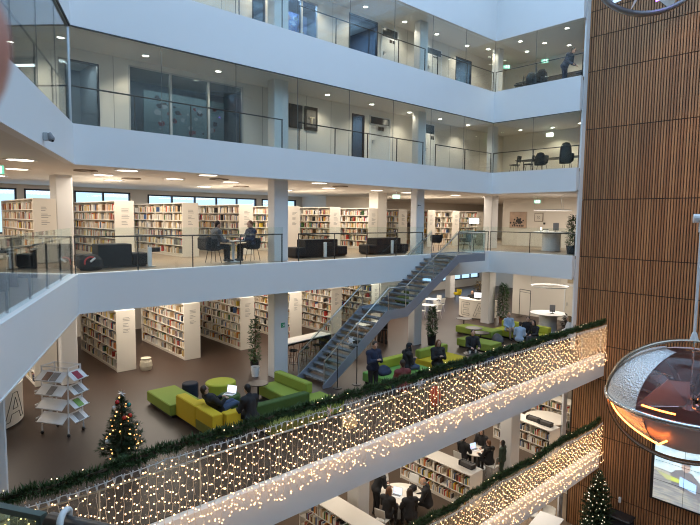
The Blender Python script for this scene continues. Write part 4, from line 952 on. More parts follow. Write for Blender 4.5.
for k, (x, y) in enumerate(((27.3, 22.0), (25.2, 20.6))):
    t = thing('cafe_table', 'white square table seen under the stairs, %s' % ('further back' if k == 0 else 'nearer the stair'), 'table', (x, y, 0), .3, 'white tables under the stairs')
    MB().rbox(-.4, .4, -.4, .4, .71, .74, .01).build('tabletop', WHITE, t)
    for sx in (-.34, .34):
        for sy in (-.34, .34): MB().tube([(sx, sy, 0), (sx, sy, .71)], .018, 6).build('leg', WHITEP, t)
    for j, (dx, dy, rz) in enumerate(((-.65, 0, W), (.65, .1, PI / 2), (0, -.7, 0))): chair('white chair %s the white table under the stairs, %s' % (('left of', 'right of', 'in front of')[j], 'further one' if k == 0 else 'nearer one'), (x + dx, y + dy, 0), rz, CW, WHITEP, 'white chairs under the stairs')
block('sofa', 'dark green low sofa far behind the white tables', 'sofa', 27.6, 28.8, 24.2, 25.6, .45, DKGRN, (28.5, 28.8, 24.2, 25.6, .8))
chair('bright yellow shell chair far back near the window', (32.0, 23.4, 0), .8, mat('chair_yellow', (.65, .5, .02), .5), BLACKP, None, True)
# ================================================================ fir garlands and light curtains
STR = mat('strand_white', (.66, .58, .48), .5); BULB = emat('bulb_warm', (1., .55, .23), 4.3); BULBW = emat('bulb_small', (1., .72, .40), 3.5)
CABLE = mat('cable_white', (.75, .74, .72), .5)
GARP = mat('garland_needles', (.032, .062, .012), .75, var=.5, scale=10)
def garland(lab, x0, x1, y, ztop, zfun, seed):
    rn = random.Random(seed); t = thing('fir_garland', lab, 'garland', (x0, y, 0)); L = x1 - x0; core = MB(); nd = MB()
    N = int(L / .25); core.tube([(L * i / N, .02 * sin(i * 1.7), zfun(x0 + L * i / N)) for i in range(N + 1)], .035, 6)
    core.build('wire_core', BARK, t)
    for i in range(int(L * 900)):
        x = rn.random() * L; a = rn.random() * 2 * PI; z = zfun(x0 + x) + .02 * sin(x * 9)
        d = (rn.uniform(-.9, .9), cos(a), sin(a) * .95); nd.leaf((x, rn.uniform(-.03, .03), z + rn.uniform(-.03, .03)), d, rn.uniform(.08, .19), .024)
    nd.build('fir_needles', GARP, t)
    b = MB()
    for i in range(int(L * 1.6)):
        x = rn.random() * L; a = rn.uniform(.6, 2.8); b.ball((x, cos(a) * -.12, zfun(x0 + x) + sin(a) * .13), .010, 6, 4)
    b.build('tiny_lights', BULBW, t)['kind'] = 'stuff'
    return t
def sagA(x): return 1.52 - .10 * math.exp(-((x - 2.2) / 1.6) ** 2) + .012 * sin(x * 2.1)
def sagB(x): return Z0 + 1.49 + .05 * sin(x * 1.3) + .02 * sin(x * 3.7)
YG = YF - .03
garland('thick green fir garland along the upper balcony rail', -2.6, 24.15, YG, 0, sagA, 1)
garland('green fir garland along the lower balcony rail', -2.6, 24.2, YG, 0, sagB, 2)
def curtain(lab, x0, x1, z, zt, drop, seed, near, pitch=.15):
    rn = random.Random(seed); t = thing('light_curtain', lab, 'string lights', (x0, YF - .1, z)); L = x1 - x0; n = int(L / pitch)
    hd = MB(); hd.tube([(L * i / n, -.02, zt(x0 + L * i / n) + (-.03 if i % 6 else .0)) for i in range(n + 1)], .009, 5); hd.build('header_cable', CABLE, t)
    S = []
    for i in range(n):
        x = (i + .5) * L / n; top = zt(x0 + x) - .02; strand = MB(); bulbs = []; bottom = -drop * rn.uniform(.35, 1.); k = int((top + .02) / .108)
        P = [(x, -.02, top)] + [(x + .016 * sin(q * 1.9 + i), -.015, top - (top + .03) * (q + 1 + rn.uniform(-.4, .4)) / (k + 1)) for q in range(k)]
        P += [(x + rn.uniform(-.02, .02), -.07 - .05 * rn.random(), -.03), (x + rn.uniform(-.12, .12), -.10 - .08 * rn.random(), bottom)]
        strand.tube(P, .0045, 4); strand.tube([(x - .028, -.02, top + .03), (x, -.02, top - .09)], .011, 4, 1).tube([(x + .028, -.02, top + .03), (x, -.02, top - .09)], .011, 4, 1)
        for q in range(1, len(P)):
            p = Vector(P[q]); s = 1 if (q + i) % 2 else -1; e = p + Vector((s * .05 * rn.uniform(.4, 1.3), -.012, rn.uniform(-.02, .03)))
            if rn.random() < .08: continue
            strand.tube([p, e], .005, 4); bulbs.append(e)
            if q > len(P) - 3:
                for w in range(rn.choice((1, 1, 2))): e2 = p + Vector((rn.uniform(-.13, .13), -.03 * rn.random(), rn.uniform(-.06, .10))); strand.tube([p, e2], .003, 3); bulbs.append(e2)
        S.append((abs(x0 + x - near), strand, bulbs))
    S.sort(key=lambda q: q[0]); rest = MB(); rb = MB(); nb = 0
    BMESH = None
    for j, (d, s, bl) in enumerate(S):
        if j < 100: o = s.build('strand', [STR, CABLE], t)
        else: o = t; rest.add(s.v, s.f); rest.m[-len(s.m):] = s.m
        if j < 5:
            for p in bl:
                if nb < 100: MB().ball(p, .012, 8, 5).build('bulb', BULB, o); nb += 1
                else: rb.ball(p, .012, 6, 4)
        else:
            for p in bl: rb.ball(p, .0135 + .006 * (rn.random() < .12), 6, 4)
    if rest.v: rest.build('strand', [STR, CABLE], t)['kind'] = 'stuff'
    rb.build('bulb', BULB, t)['kind'] = 'stuff'
    return t
curtain('curtain of warm fairy lights hanging over the upper balcony glass', -.5, 24.2, 0, lambda x: sagA(x) - .16, .34, 3, 2.5)
curtain('curtain of warm fairy lights hanging over the lower balcony glass', 9.0, 24.3, Z0, lambda x: sagB(x) - Z0 - .16, .45, 4, 14.5, .13)
star('star_ornament', 'silver star in the upper garland left of the standing person', (7.95, YG - .2, 1.34), .19, mat('silver_foil', (.75, .76, .78), .25, .8), 'silver ornaments in the upper garland', .3)
star('star_ornament', 'silver star in the upper garland below the headscarf person', (11.3, YG - .2, 1.32), .2, mat('silver_foil', (.75, .76, .78), .25, .8), 'silver ornaments in the upper garland', -.2)
star('star_ornament', 'small grey star in the upper garland below the yellow seat', (13.1, YG - .2, 1.34), .14, mat('silver_foil', (.75, .76, .78), .25, .8), 'silver ornaments in the upper garland', .1)
t = thing('light_ball', 'round ball of fairy lights hanging behind the upper balcony glass', 'ornament', (9.15, YF + .35, .62))
MB().ball((0, 0, 0), .2, 14, 9).build('wire_ball', mat('wicker_pale', (.55, .45, .30), .7), t); rn = random.Random(8); b = MB()
for i in range(60): v = Vector((rn.gauss(0, 1), rn.gauss(0, 1), rn.gauss(0, 1))).normalized() * .2; b.ball(v, .013, 6, 4)
b.build('ball_lights', BULB, t); MB().tube([(0, 0, .2), (0, 0, .62)], .006, 5).build('cord', CABLE, t)
o = MB().lathe([(0, 0), (.12, 0), (.2, .3), (.17, .5), (.08, .62), (0, .64)], 14).build('red_coat', mat('coat_red', (.5, .05, .03), .85), loc=(13.2, YF + .75, 0), smooth=True); tag(o, 'bright red coat bundle seen through the upper light curtain', 'coat')
o = MB().rbox(-.3, .3, -.15, .15, 0, .2, .03).build('white_parcel', WHITEP, loc=(15.9, YF + .55, 0)); tag(o, 'white box on the floor seen through the upper light curtain', 'box')

# ================================================================ fir trees
def fir(name, lab, x, y, z, h, r, tiers, seed, nl, lightm, top=None, baub=False, lr=.016):
    rn = random.Random(seed); t = thing(name, lab, 'christmas tree', (x, y, z))
    MB().tube([(0, 0, 0), (0, 0, h)], [.05 * h / 1.6, .012], 8).build('trunk', BARK, t)
    st = MB()
    for k in range(3): a = k * 2.1; st.tube([(0, 0, .1), (.22 * h / 1.6 * cos(a), .22 * h / 1.6 * sin(a), .01)], .018, 6)
    st.cyl((0, 0, 0), .1, .14, 14); st.build('tree_stand', DKGREY, t)
    nd = MB(); tips = []
    for k in range(tiers):
        f = k / (tiers - 1); zz = .10 * h + .86 * h * f; R = r * (1 - f) ** (.85 if h < 2 else .62) + .05; nb = max(5, int(15 * (1 - f) + 5))
        for j in range(nb):
            a = 2 * PI * (j + rn.random() * .7) / nb; RR = R * rn.uniform(.75, 1.1); dr = rn.uniform(-.16, .06) * RR
            pts = [Vector((RR * q * cos(a), RR * q * sin(a), zz + dr * q + .12 * RR * q * q)) for q in (0, .25, .5, .75, 1)]; tips.append(pts[-1]); tips.append(pts[3])
            for q in range(int(20 + RR * 80)):
                u = .12 + .88 * rn.random(); i = min(3, int(u * 4)); p = pts[i].lerp(pts[i + 1], u * 4 - i); ax = (pts[i + 1] - pts[i]).normalized()
                d = ax * .8 + Vector((rn.uniform(-1, 1), rn.uniform(-1, 1), rn.uniform(-.6, .8))) * .75; nd.leaf(p, d, rn.uniform(.07, .13) * (1 + .3 * (h > 2)), .022 * (1 + .5 * (h > 2)))
    for q in range(60): nd.leaf((0, 0, h * rn.uniform(.86, .98)), (rn.uniform(-1, 1), rn.uniform(-1, 1), .9), .1, .016)
    nd.build('fir_branches', PINE, t)
    b = MB()
    for i in range(nl):
        p = rn.choice(tips); q = rn.uniform(.82, 1.03); b.ball((p.x * q, p.y * q, p.z + .02), lr * rn.uniform(.8, 1.2), 7, 5)
    b.build('tree_lights', lightm, t)['kind'] = 'stuff'
    if baub:
        for k, (c, zz, a) in enumerate((((.45, .03, .03), .93, 3.6), ((.02, .22, .20), .86, 5.6), ((.6, .62, .62), .84, 3.2), ((.5, .05, .03), .70, 4.6), ((.5, .05, .03), .71, 5.2), ((.6, .62, .62), .36, 3.5))):
            R = r * (1 - zz) + .10; m = mat('bauble_%d' % k, c, .2, .3); o = MB().ball((R * cos(a), R * sin(a), zz * h), .055, 12, 8).build('bauble', m, t, True)
    if top:
        s = MB()
        for k in range(8): a = k * PI / 4; s.add([(0, 0, h + .06), (.02 * cos(a + 1.57), .0, h + .06 + .02 * sin(a + 1.57)), (.12 * cos(a), 0, h + .06 + .12 * sin(a)), (.0, .025, h + .06), (.0, -.025, h + .06)], [(0, 3, 2), (0, 2, 4), (1, 2, 3), (1, 4, 2)])
        o = s.build('tree_star', mat('silver_foil', (.75, .76, .78), .25, .8), t); o.rotation_euler = (0, 0, -.7)
    return t
fir('small_fir_tree', 'small christmas tree with silver star on the brown floor', 4.39, 13.12, 0, 1.55, .52, 13, 11, 62, emat('tree_bulb', (1., .46, .12), 3.2), True, True, .016)
fir('tall_fir_tree', 'tall dark christmas tree with white lights beside the timber wall', 23.35, 9.2, ZM, 3.65, .85, 19, 12, 210, emat('tree_bulb_white', (1., .85, .62), 2.5), None, False, .015)

# ================================================================ video wall
t = thing('video_wall', 'big video wall showing a man with laptop on a wooden pier', 'screen', (24.38, 5.75, -5.82)); H, Wd = 2.66, 3.6      # faces -x, left edge at +y
y1 = 1.72; MB().rbox(-.12, 0, y1 - Wd, y1, 0, H, .01).build('housing', BLACKP, t)
X = -.123
def picmat(name, kind):
    m = emat(name, (1, 1, 1), .7, True); nt = m.node_tree; b = nt.nodes['Principled BSDF']; b.inputs['Base Color'].default_value = (0, 0, 0, 1)
    tc = nt.nodes.new('ShaderNodeTexCoord'); mp = nt.nodes.new('ShaderNodeMapping'); ns = nt.nodes.new('ShaderNodeTexNoise'); cr = nt.nodes.new('ShaderNodeValToRGB'); ns.inputs['Detail'].default_value = 5
    nt.links.new(tc.outputs['Object'], mp.inputs[0]); nt.links.new(mp.outputs[0], ns.inputs['Vector']); nt.links.new(ns.outputs['Fac'], cr.inputs[0]); nt.links.new(cr.outputs[0], b.inputs['Emission Color'])
    E = cr.color_ramp.elements
    if kind == 'sky': mp.inputs['Scale'].default_value = (1, .6, .8); E[0].position = .3; E[0].color = (.20, .52, .66, 1); E[1].position = .62; E[1].color = (.70, .88, .90, 1)
    else:
        mp.inputs['Rotation'].default_value = (.22, 0, 0); mp.inputs['Scale'].default_value = (1, .7, 6); ns.inputs['Scale'].default_value = 2.2
        E[0].position = .34; E[0].color = (.015, .03, .05, 1); E[1].position = .66; E[1].color = (.50, .48, .32, 1); e = E.new(.5); e.color = (.13, .16, .17, 1)
    return m
SKYP, PIERP = picmat('picture_sky', 'sky'), picmat('picture_pier', 'pier')
def scr(poly, m, d=0., nm='screen_image'): return MB().add([(X - d, a, b) for a, b in poly], [tuple(range(len(poly)))]).build(nm, m, t)
a0, a1 = y1 - Wd + .1, y1 - .13
scr([(a1, 1.45), (a0, 1.2), (a0, H - .08), (a1, H - .08)], SKYP); scr([(a1, .08), (a0, .08), (a0, 1.2), (a1, 1.45)], PIERP)
PD = emat('picture_dark', (.012, .014, .03), 1.); 
scr([*[(p + .35, q - .55) for p, q in ((.55, 1.42), (.62, 1.9), (.45, 2.1), (.2, 2.2), (-.15, 2.15), (-.4, 1.9), (-.65, 1.4), (-.9, 1.0), (-.6, .95), (-.3, 1.25))]], PD, .003, 'screen_figure')
scr([(.17 + .16 * cos(k * PI / 6) + .25, 1.78 + .2 * sin(k * PI / 6)) for k in range(12)], emat('picture_face', (.30, .19, .14), 1.), .004, 'screen_face')
scr([(.17 + .18 * cos(k * PI / 8) + .25, 1.86 + .15 * sin(k * PI / 8)) for k in range(9)], PD, .005, 'screen_hair')
scr([(.62, .95), (.02, .82), (.02, 1.2), (.62, 1.34)], emat('picture_laptop', (.30, .58, .92), 1.), .006, 'screen_laptop')
scr([(a1 - .1, 1.3), (a1 - .5, 1.05), (a1 - 1.2, 1.05), (a1 - 1.1, 1.2)], emat('picture_grass', (.28, .33, .05), 1.), .003, 'screen_plank')
for k, (yy, zz, r, c) in enumerate(((-1.25, .55, .3, (.25, .42, .06)), (-.85, .62, .16, (.7, .8, .6)), (-1.0, .32, .12, (.6, .7, .5)))): scr([(yy + r * cos(q * PI / 8), zz + r * sin(q * PI / 8)) for q in range(16)], emat('picture_plant_%d' % k, c, 1.), .004 + .001 * k, 'screen_plant')
for f in (1, 2): MB().box(X - .012, X - .008, a0, a1, .06 + (H - .12) * f / 3 - .006, .06 + (H - .12) * f / 3 + .006).build('panel_seam', BLACKP, t); MB().box(X - .012, X - .008, a0 + (a1 - a0) * f / 3 - .006, a0 + (a1 - a0) * f / 3 + .006, .06, H - .06).build('panel_seam', BLACKP, t)

# ================================================================ hanging mirror sculptures
MIRR = mat('mirror_silver', (.78, .78, .80), .07, 1., var=.02); SMOKE = mat('smoked_rose_mirror', (.72, .53, .51), .45, .30, var=.12, scale=1.5); HOOP = mat('bronze_hoop', (.42, .34, .26), .2, .9, var=.1); DOMEG = glassmat('rose_dome_glass', (.95, .88, .87), 1.25)
def sparkle():
    m = mat('perforated_silver', (.84, .84, .85), .3, .6, scale=6); nt = m.node_tree; b = nt.nodes['Principled BSDF']
    tc = nt.nodes.new('ShaderNodeTexCoord'); v = nt.nodes.new('ShaderNodeTexVoronoi'); v.inputs['Scale'].default_value = 24; bp = nt.nodes.new('ShaderNodeBump'); bp.inputs['Strength'].default_value = 1.; bp.inputs['Distance'].default_value = .025
    nt.links.new(tc.outputs['Object'], v.inputs['Vector']); nt.links.new(v.outputs['Distance'], bp.inputs['Height']); nt.links.new(bp.outputs['Normal'], b.inputs['Normal']); b.inputs['Roughness'].default_value = .3
    return m
SPARK = sparkle()
def sculpture(lab, C, R, sq, rz, led, lede, rodtop, bar=True, shells=True):
    t = thing('mirror_sculpture', lab, 'sculpture', C, rz); b = sq
    LED = emat('led_' + led, lede, 9)
    def shell(a0, a1, t0, t1, rr, m, nm, bf=.84, n=26, k=10, th=.012):
        def S(rad): return [(rad * cos(t0 + (t1 - t0) * i / k), rad * b * bf * sin(t0 + (t1 - t0) * i / k)) for i in range(k + 1)]
        prof = S(rr) + S(rr - th)[::-1]; o = MB().lathe(prof, n, a0=a0, a1=a1).build(nm, m, t, True); return o
    # local frame: -y points at the near gallery
    MB().lathe([(R * .97, -.03), (R * 1.06, -.04), (R * 1.06, .04), (R * .97, .03), (R * .97, -.03)], 72).build('rim_ring', MIRR, t, True)
    h = []
    MB().add(*ringstrip(R * 1.04, b * 1.04, .17, 72, .965 if shells else .93)).build('hoop', HOOP if shells else mat('grey_hoop', (.30, .29, .30), .35, .6), t, True)
    if shells: shell(PI * .86, PI * 1.25, .03, 1.25, R * 1.02, SPARK, 'perforated_panel', .93); shell(PI * 1.25, PI * 1.95, .03, 1.5, R * 1.01, DOMEG, 'dome_glass', .93); shell(-.15 * PI, .86 * PI, .03, 1.5, R * .99, SMOKE, 'dome_mirror', .92)
    if shells: shell(PI * .9, PI * 1.27, -.75, -.04, R * .95, SPARK, 'lower_perforated_panel'); shell(PI * 1.27, PI * 2.9, -1.2, -.04, R * .93, SMOKE, 'bowl_mirror')
    for k, a in enumerate((.4, 1.5, 2.6, 3.75, 4.9, 5.9)):       # radiating mirror fins with chrome edges
        r1 = R * .86; d = Vector((cos(a), sin(a), 0)); n = Vector((-sin(a), cos(a), 0)); P = [Vector((0, 0, -.1)), d * r1, d * r1 * .75 + Vector((0, 0, b * R * .55)), d * r1 * .2 + Vector((0, 0, b * R * .42))]; tilt = n * (.30 * R)
        P = [P[0], P[1], P[2] + tilt, P[3] + tilt * .5]
        if not shells: P = [Vector((p.x, p.y, -p.z * 1.45)) for p in P]
        fin = MB().add([p - n * .01 for p in P] + [p + n * .01 for p in P], [(0, 1, 2, 3), (7, 6, 5, 4), (0, 4, 5, 1), (1, 5, 6, 2), (2, 6, 7, 3), (3, 7, 4, 0)]).build('mirror_fin', SMOKE if k % 2 else MIRR, t)
        MB().tube([P[0], P[1]], .016, 6).tube([P[3], P[2]], .012, 6).build('spar', CHROME, fin)
    hub = MB(); rn = random.Random(4)
    hub.cyl((0, 0, -.14), .16, .22, 18).cyl((0, 0, .08), .1, .1, 18)
    hb = hub.build('hub', CHROME, t)
    for k in range(7): a = k * .9; MB().lathe([(0, 0), (.03, 0), (.05, .12), (0, .12)], 10, (.15 * cos(a), .15 * sin(a), -.02)).build('hub_bolt', STEEL if k % 2 else DKGREY, hb)
    def led_arc(a0, a1, th0, th1, rr): MB().tube([(rr * cos(th0 + (th1 - th0) * i / 16) * cos(a0 + (a1 - a0) * i / 16), rr * cos(th0 + (th1 - th0) * i / 16) * sin(a0 + (a1 - a0) * i / 16), rr * b * sin(th0 + (th1 - th0) * i / 16)) for i in range(17)], .018, 6).build('led_strip', LED, t)
    if not shells: led_arc(PI * 1.60, PI * 1.82, -1.32, -.98, R * .92)
    else: led_arc(PI * 1.02, PI * 1.33, -.12, -.52, R * .98); led_arc(PI * 1.33, PI * 1.37, -.52, -.38, R * .98); led_arc(PI * 1.27, PI * 1.40, .12, .12, R * .985); led_arc(PI * 1.52, PI * 1.57, .40, .43, R * .985); led_arc(PI * 1.62, PI * 1.72, -.5, -.5, R * .97)
    MB().tube([(0, 0, b * R * .3), (0, 0, b * R * 1.04)], .02, 8).build('axle', CHROME, t)
    MB().lathe([(0, 0), (.09, 0), (.05, .16), (.03, .2), (0, .2)], 14, (0, 0, b * R * 1.05)).build('bracket', WHITEP, t); MB().tube([(0, 0, b * R * 1.05 + .15), (0, 0, rodtop)], .028, 8).build('suspension_rod', WHITEP, t)
    if bar:
        MB().lathe([(0, 0), (.05, .02), (.05, .2), (.03, .25), (0, .25)], 12, (0, 0, rodtop - .25)).build('coupling', WHITEP, t)
        MB().tube([(-.15, 0, rodtop + .05), (.1, 0, rodtop + .05), (3.0, 0, rodtop + .05)], .09, 12).build('beam', WHITEP, t); MB().tube([(2.9, 0, rodtop + .1), (2.9, 0, 18.1 - C[2])], .03, 8).build('hanger', STEEL, t)
    return t
def ringstrip(R, b, w, n=72, ri=.965):
    vs = []; fs = []
    for i in range(n):
        a = 2 * PI * i / n
        for rr in (1, ri):
            for s in (-1, 1): vs.append((R * rr * cos(a), s * w / 2, R * rr * b * sin(a)))
    for i in range(n):
        j = (i + 1) % n; q, p = i * 4, j * 4
        fs += [(q, q + 1, p + 1, p), (q + 2, p + 2, p + 3, q + 3), (q, p, p + 2, q + 2), (q + 1, q + 3, p + 3, p + 1)]
    return vs, fs
sculpture('large mirrored kinetic sculpture with orange light strips hanging before the timber wall', (12.465, 3.178, 2.233), 1.52, .80, -math.radians(66), 'orange', (1., .25, .03), 3.75)
sculpture('metal ring sculpture with violet light strip hanging at the top of the hall', (14.45, 5.1, 12.28), 1.3, .9, -math.radians(60), 'violet', (.25, .06, 1.), 6.3, False, False)

# ================================================================ lamps, exit signs, camera
def downlight(x, y, z, r=.09, e=None, lab=None, grp=None, ring=None, name='downlight'):
    t = thing(name, lab, 'ceiling lamp', (x, y, z), 0, grp)
    MB().lathe([(r, 0), (r * 1.25, 0), (r * 1.25, -.02), (r, -.012)], 24).build('trim_ring', ring or WHITEP, t)
    MB().lathe([(0, -.006), (r, -.006), (r, 0), (0, 0)], 24).build('diffuser', e or LAMPW, t); return t
DL3 = [4.2, 6.56, 9.03, 13.85, 16.34, 18.8, 21.04, 23.36]; DL4 = [8.5, 11.2, 13.6, 16.02, 18.48, 20.8, 23.27]
for k, x in enumerate(DL3): downlight(x, 16.72, S3, lab='small bright downlight on the upper gallery ceiling, %s from the left' % ORD[k], grp='upper gallery downlights')
for k, x in enumerate(DL4): downlight(x, 16.85, S4, lab='small bright downlight on the topmost gallery ceiling, %s from the left' % ORD[k], grp='topmost gallery downlights')
RW4 = [(24.5, 16.4), (24.6, 14.6), (25.7, 13.9), (24.5, 12.15), (26.3, 15.2), (26.9, 13.2)]; RW3 = [(26.6, 15.6), (27.1, 14.0), (26.8, 12.4)]
for k, (x, y) in enumerate(RW4): downlight(x, y, S4, lab='small downlight on the topmost right gallery ceiling, %s from the corner' % ORD[k], grp='right gallery downlights')
for k, (x, y) in enumerate(RW3): downlight(x, y, S3, lab='small downlight on the upper right gallery ceiling, %s from the corner' % ORD[k], grp='right gallery downlights')
BIGL = emat('lamp_big', (1., .90, .72), 5)
L2L = sorted([(-.5, 13.6), (3.4, 18.8), (5.9, 16.6), (5.97, 19.1), (8.4, 16.3), (8.4, 18.9), (7.1, 21.5), (10.6, 18.7), (13.2, 16.4), (11.4, 22.5), (13.2, 19.2), (15.6, 18.7), (15.6, 22), (18.4, 18.4), (20.8, 18.6), (24.3, 18.1), (27.2, 18.0), (3.4, 22.5), (2.9, 15.6)])
for k, (x, y) in enumerate(L2L): downlight(x, y, S2, .3, BIGL, 'round ceiling lamp of the middle gallery, %s of its lamps from the left' % ORD[k], 'round middle gallery lamps', name='ceiling_lamp')
L1L = [(6, 18.5), (8.7, 19.2), (11.4, 18.7), (14.1, 19), (16.8, 18.6), (23.5, 18), (25, 20.5), (29.3, 13.6), (31, 21)]
for k, (x, y) in enumerate(L1L): downlight(x, y, S1, .25, BIGL, 'round ceiling lamp above the main library floor, %s from the left' % ORD[k], 'round main floor lamps', name='ceiling_lamp')
VENTM = mat('vent_brown', (.20, .15, .11), .6)
for k, (x, y) in enumerate(((5.0, 17.6), (7.2, 19.9), (9.5, 17.6), (12.3, 20.8), (15.0, 17.2))):
    t = thing('ceiling_vent', 'round brown ceiling vent of the middle gallery, %s from the left' % ORD[k], 'vent', (x, y, S2), 0, 'round ceiling vents')
    MB().lathe([(.2, 0), (.34, 0), (.34, -.03), (.2, -.03), (.2, 0)], 28).build('outer_ring', VENTM, t); MB().lathe([(0, -.02), (.15, -.02), (.15, 0), (0, 0)], 24).build('inner_disc', CEIL, t)
EXG = emat('exit_green', (.12, .72, .45), .8); EXW = emat('exit_white', (.8, 1., .9), 1.6)
def exitsign(x, y, z, rz, lab, zc):
    t = thing('exit_sign', lab, 'exit sign', (x, y, z), rz, 'green exit signs')
    MB().rbox(-.18, .18, -.025, .025, -.10, .10, .006).build('box', EXG, t)
    MB().tube([(0, 0, .11), (0, 0, zc - z)], .012, 6).build('hanger', STEEL, t)
    s = MB(); y_ = -.028            # running figure, door and arrow
    s.ball((-.03, y_, .065), .02, 8, 6, 0, (1, .2, 1)).tube([(-.03, y_, .04), (-.045, y_, -.01)], .014, 5).tube([(-.045, y_, -.01), (-.01, y_, -.04), (-.02, y_, -.08)], .01, 5).tube([(-.045, y_, -.01), (-.08, y_, -.05), (-.11, y_, -.05)], .01, 5).tube([(-.07, y_, .01), (-.035, y_, .03), (.0, y_, .0)], .008, 5)
    s.build('pictogram_man', EXW, t); MB().box(.05, .13, -.03, -.026, -.08, .08).build('pictogram_door', EXW, t); MB().add([(-.17, y_, 0), (-.13, y_, .035), (-.13, y_, -.035)], [(0, 1, 2)]).build('pictogram_arrow', EXW, t)
exitsign(18.95, 17.6, S2 - .3, -.75, 'green exit sign by the third column on the middle gallery', S2)
exitsign(29.3, 15.9, S2 - .25, -1.2, 'green exit sign above the framed poster on the middle gallery', S2)
exitsign(27.2, 14.2, S3 - .35, -1.2, 'green exit sign on the upper right gallery', S3); exitsign(26.3, 17.1, S3 - .4, -.8, 'green exit sign behind the corner glass of the upper gallery', S3)
exitsign(27.3, 14.7, S4 - .4, -1.2, 'green exit sign on the topmost right gallery', S4); exitsign(26.8, 16.7, S4 - .4, -.8, 'green exit sign behind the corner glass of the topmost gallery', S4)
exitsign(2.25, 14.9, S2 - .33, -.2, 'green exit sign at the far left of the middle gallery ceiling', S2)
t = thing('column_sign', 'small green escape sign on the second column at main floor level', 'sign', (11.3, 16.145, 1.95)); MB().box(-.09, .09, -.008, 0, -.09, .09).build('plate', mat('sign_green', (.04, .30, .14), .5), t); MB().tube([(-.02, -.011, .03), (.02, -.011, -.01), (-.02, -.011, -.05)], .01, 5).box(.03, .06, -.012, -.009, -.05, .05).build('pictogram', WHITEP, t)
t = thing('column_sign', 'small grey direction sign on the third column of the middle gallery', 'sign', (19.0, 16.195, 6.6)); MB().box(-.13, .13, -.008, 0, -.05, .05).build('plate', WHITEP, t); MB().box(-.11, -.03, -.011, -.008, -.03, .03).box(.0, .1, -.011, -.008, -.02, .02).build('marking', DKGREY, t)
t = thing('security_camera', 'small grey security camera on the white left band', 'camera', (2.66, 11.98, 7.5), math.radians(-23)); MB().rbox(-.02, .07, -.06, .06, -.08, .08, .01).build('mount', STEEL, t); MB().lathe([(0, 0), (.06, 0), (.065, .12), (.05, .15), (0, .15)], 16, T=Matrix.Rotation(2.6, 4, 'Y'), c=(.06, 0, .06)).build('housing', mat('camera_grey', (.22, .22, .23), .4), t); MB().ball((.135, 0, -.065), .035, 10, 6).build('lens', BLACKP, t)

# ================================================================ the near rail, cable and fingertip
GRN = mat('green_grey_frame', (.11, .14, .12), .35, .4)
p0, p1 = Vector((.235, 1.125, 5.35)), Vector((.235 + .52 * 2.5, 1.125 - .85 * 2.5, 5.35))
t = thing('near_rail', 'dark grey steel handrail at the bottom left right in front of the camera', 'railing', (p0.x, p0.y, Z2)); q0 = Vector((0, 0, p0.z - Z2))
MB().tube([q0, q0 + (p1 - p0)], .0165, 14).build('handrail', mat('rail_steel_dark', (.13, .135, .14), .3, .7), t, True)
for k in (.12, 1.2, 2.3): d = (p1 - p0).normalized() * k; MB().tube([d + Vector((0, 0, -.02)), d + q0], .014, 8).build('post', DKGREY, t)
t = thing('near_glass', 'framed greenish glass panel at the bottom left corner', 'glass panel', (0, 0, Z2)); e0, e1 = Vector((.222, 1.15, 0)), Vector((-1.02, 3.18, 0)); rz = math.atan2(e1.y - e0.y, e1.x - e0.x); Lg = (e1 - e0).length; T = Matrix.Translation(e0) @ Matrix.Rotation(rz, 4, 'Z')
MB().box(.01, Lg, -.006, .006, .02, .98, 0, T).build('glass_pane', GLASSG, t)
MB().box(-.012, Lg, -.008, .008, .978, .99, 0, T).build('top_frame', GRN, t); MB().box(-.012, .0, -.008, .008, 0, .98, 0, T).build('end_frame', GRN, t); MB().box(-.012, Lg, -.014, .014, 0, .03, 0, T).build('bottom_frame', GRN, t)
dirn = (p1 - p0).normalized(); sid = Vector((dirn.y, -dirn.x, 0)); c0 = p0 + dirn * .045
pts = []
for i in range(40):
    a = -1.2 + 2 * PI * 1.0 * i / 39; pts.append(c0 + dirn * (-.035 + .06 * i / 39) + (-sid * cos(a) + Vector((0, 0, 1)) * sin(a)) * .025)
pts = [pts[0] + Vector((-.02, .01, -.25)), pts[0] + Vector((-.005, 0, -.1))] + pts + [pts[-1] + Vector((.0, 0, -.2))]
o = MB().tube(pts, .0065, 10).build('white_cable', CABLE, smooth=True); tag(o, 'white cable wound around the near handrail at the bottom left', 'cable')
# the photographer's fingertip at the upper left edge
fd = cRT; tip = CAMP + cFW * .048 - cRT * .048 * ((350 + 18) / 529.58) + cUP * .048 * ((262.5 - 30) / 529.58)
t = thing('fingertip', 'blurred pink fingertip at the upper left edge of the view', 'finger', tip); r = .0125; ax = (-cRT * .95 + cUP * .06 + cFW * .1).normalized(); c = ax * r
m = MB(); m.capsule(c, c + ax * .022, r, .0128, 24); m.capsule(c + ax * .022, c + ax * .05, .0128, .0125, 24); m.capsule(c + ax * .05, c + ax * .085 + cUP * -.01, .0135, .0138, 24); remesh(m.build('finger', mat('finger_skin', (.62, .27, .20), .5, var=.06, scale=80), t), .0016, 6)
n = MB(); n.ball(c + ax * .004 - cFW * .0105, .0075, 14, 8, 0, (1.1, 1.0, .5), Matrix.Identity(4)); n.build('nail', mat('nail_pink', (.66, .36, .30), .25), t, True)
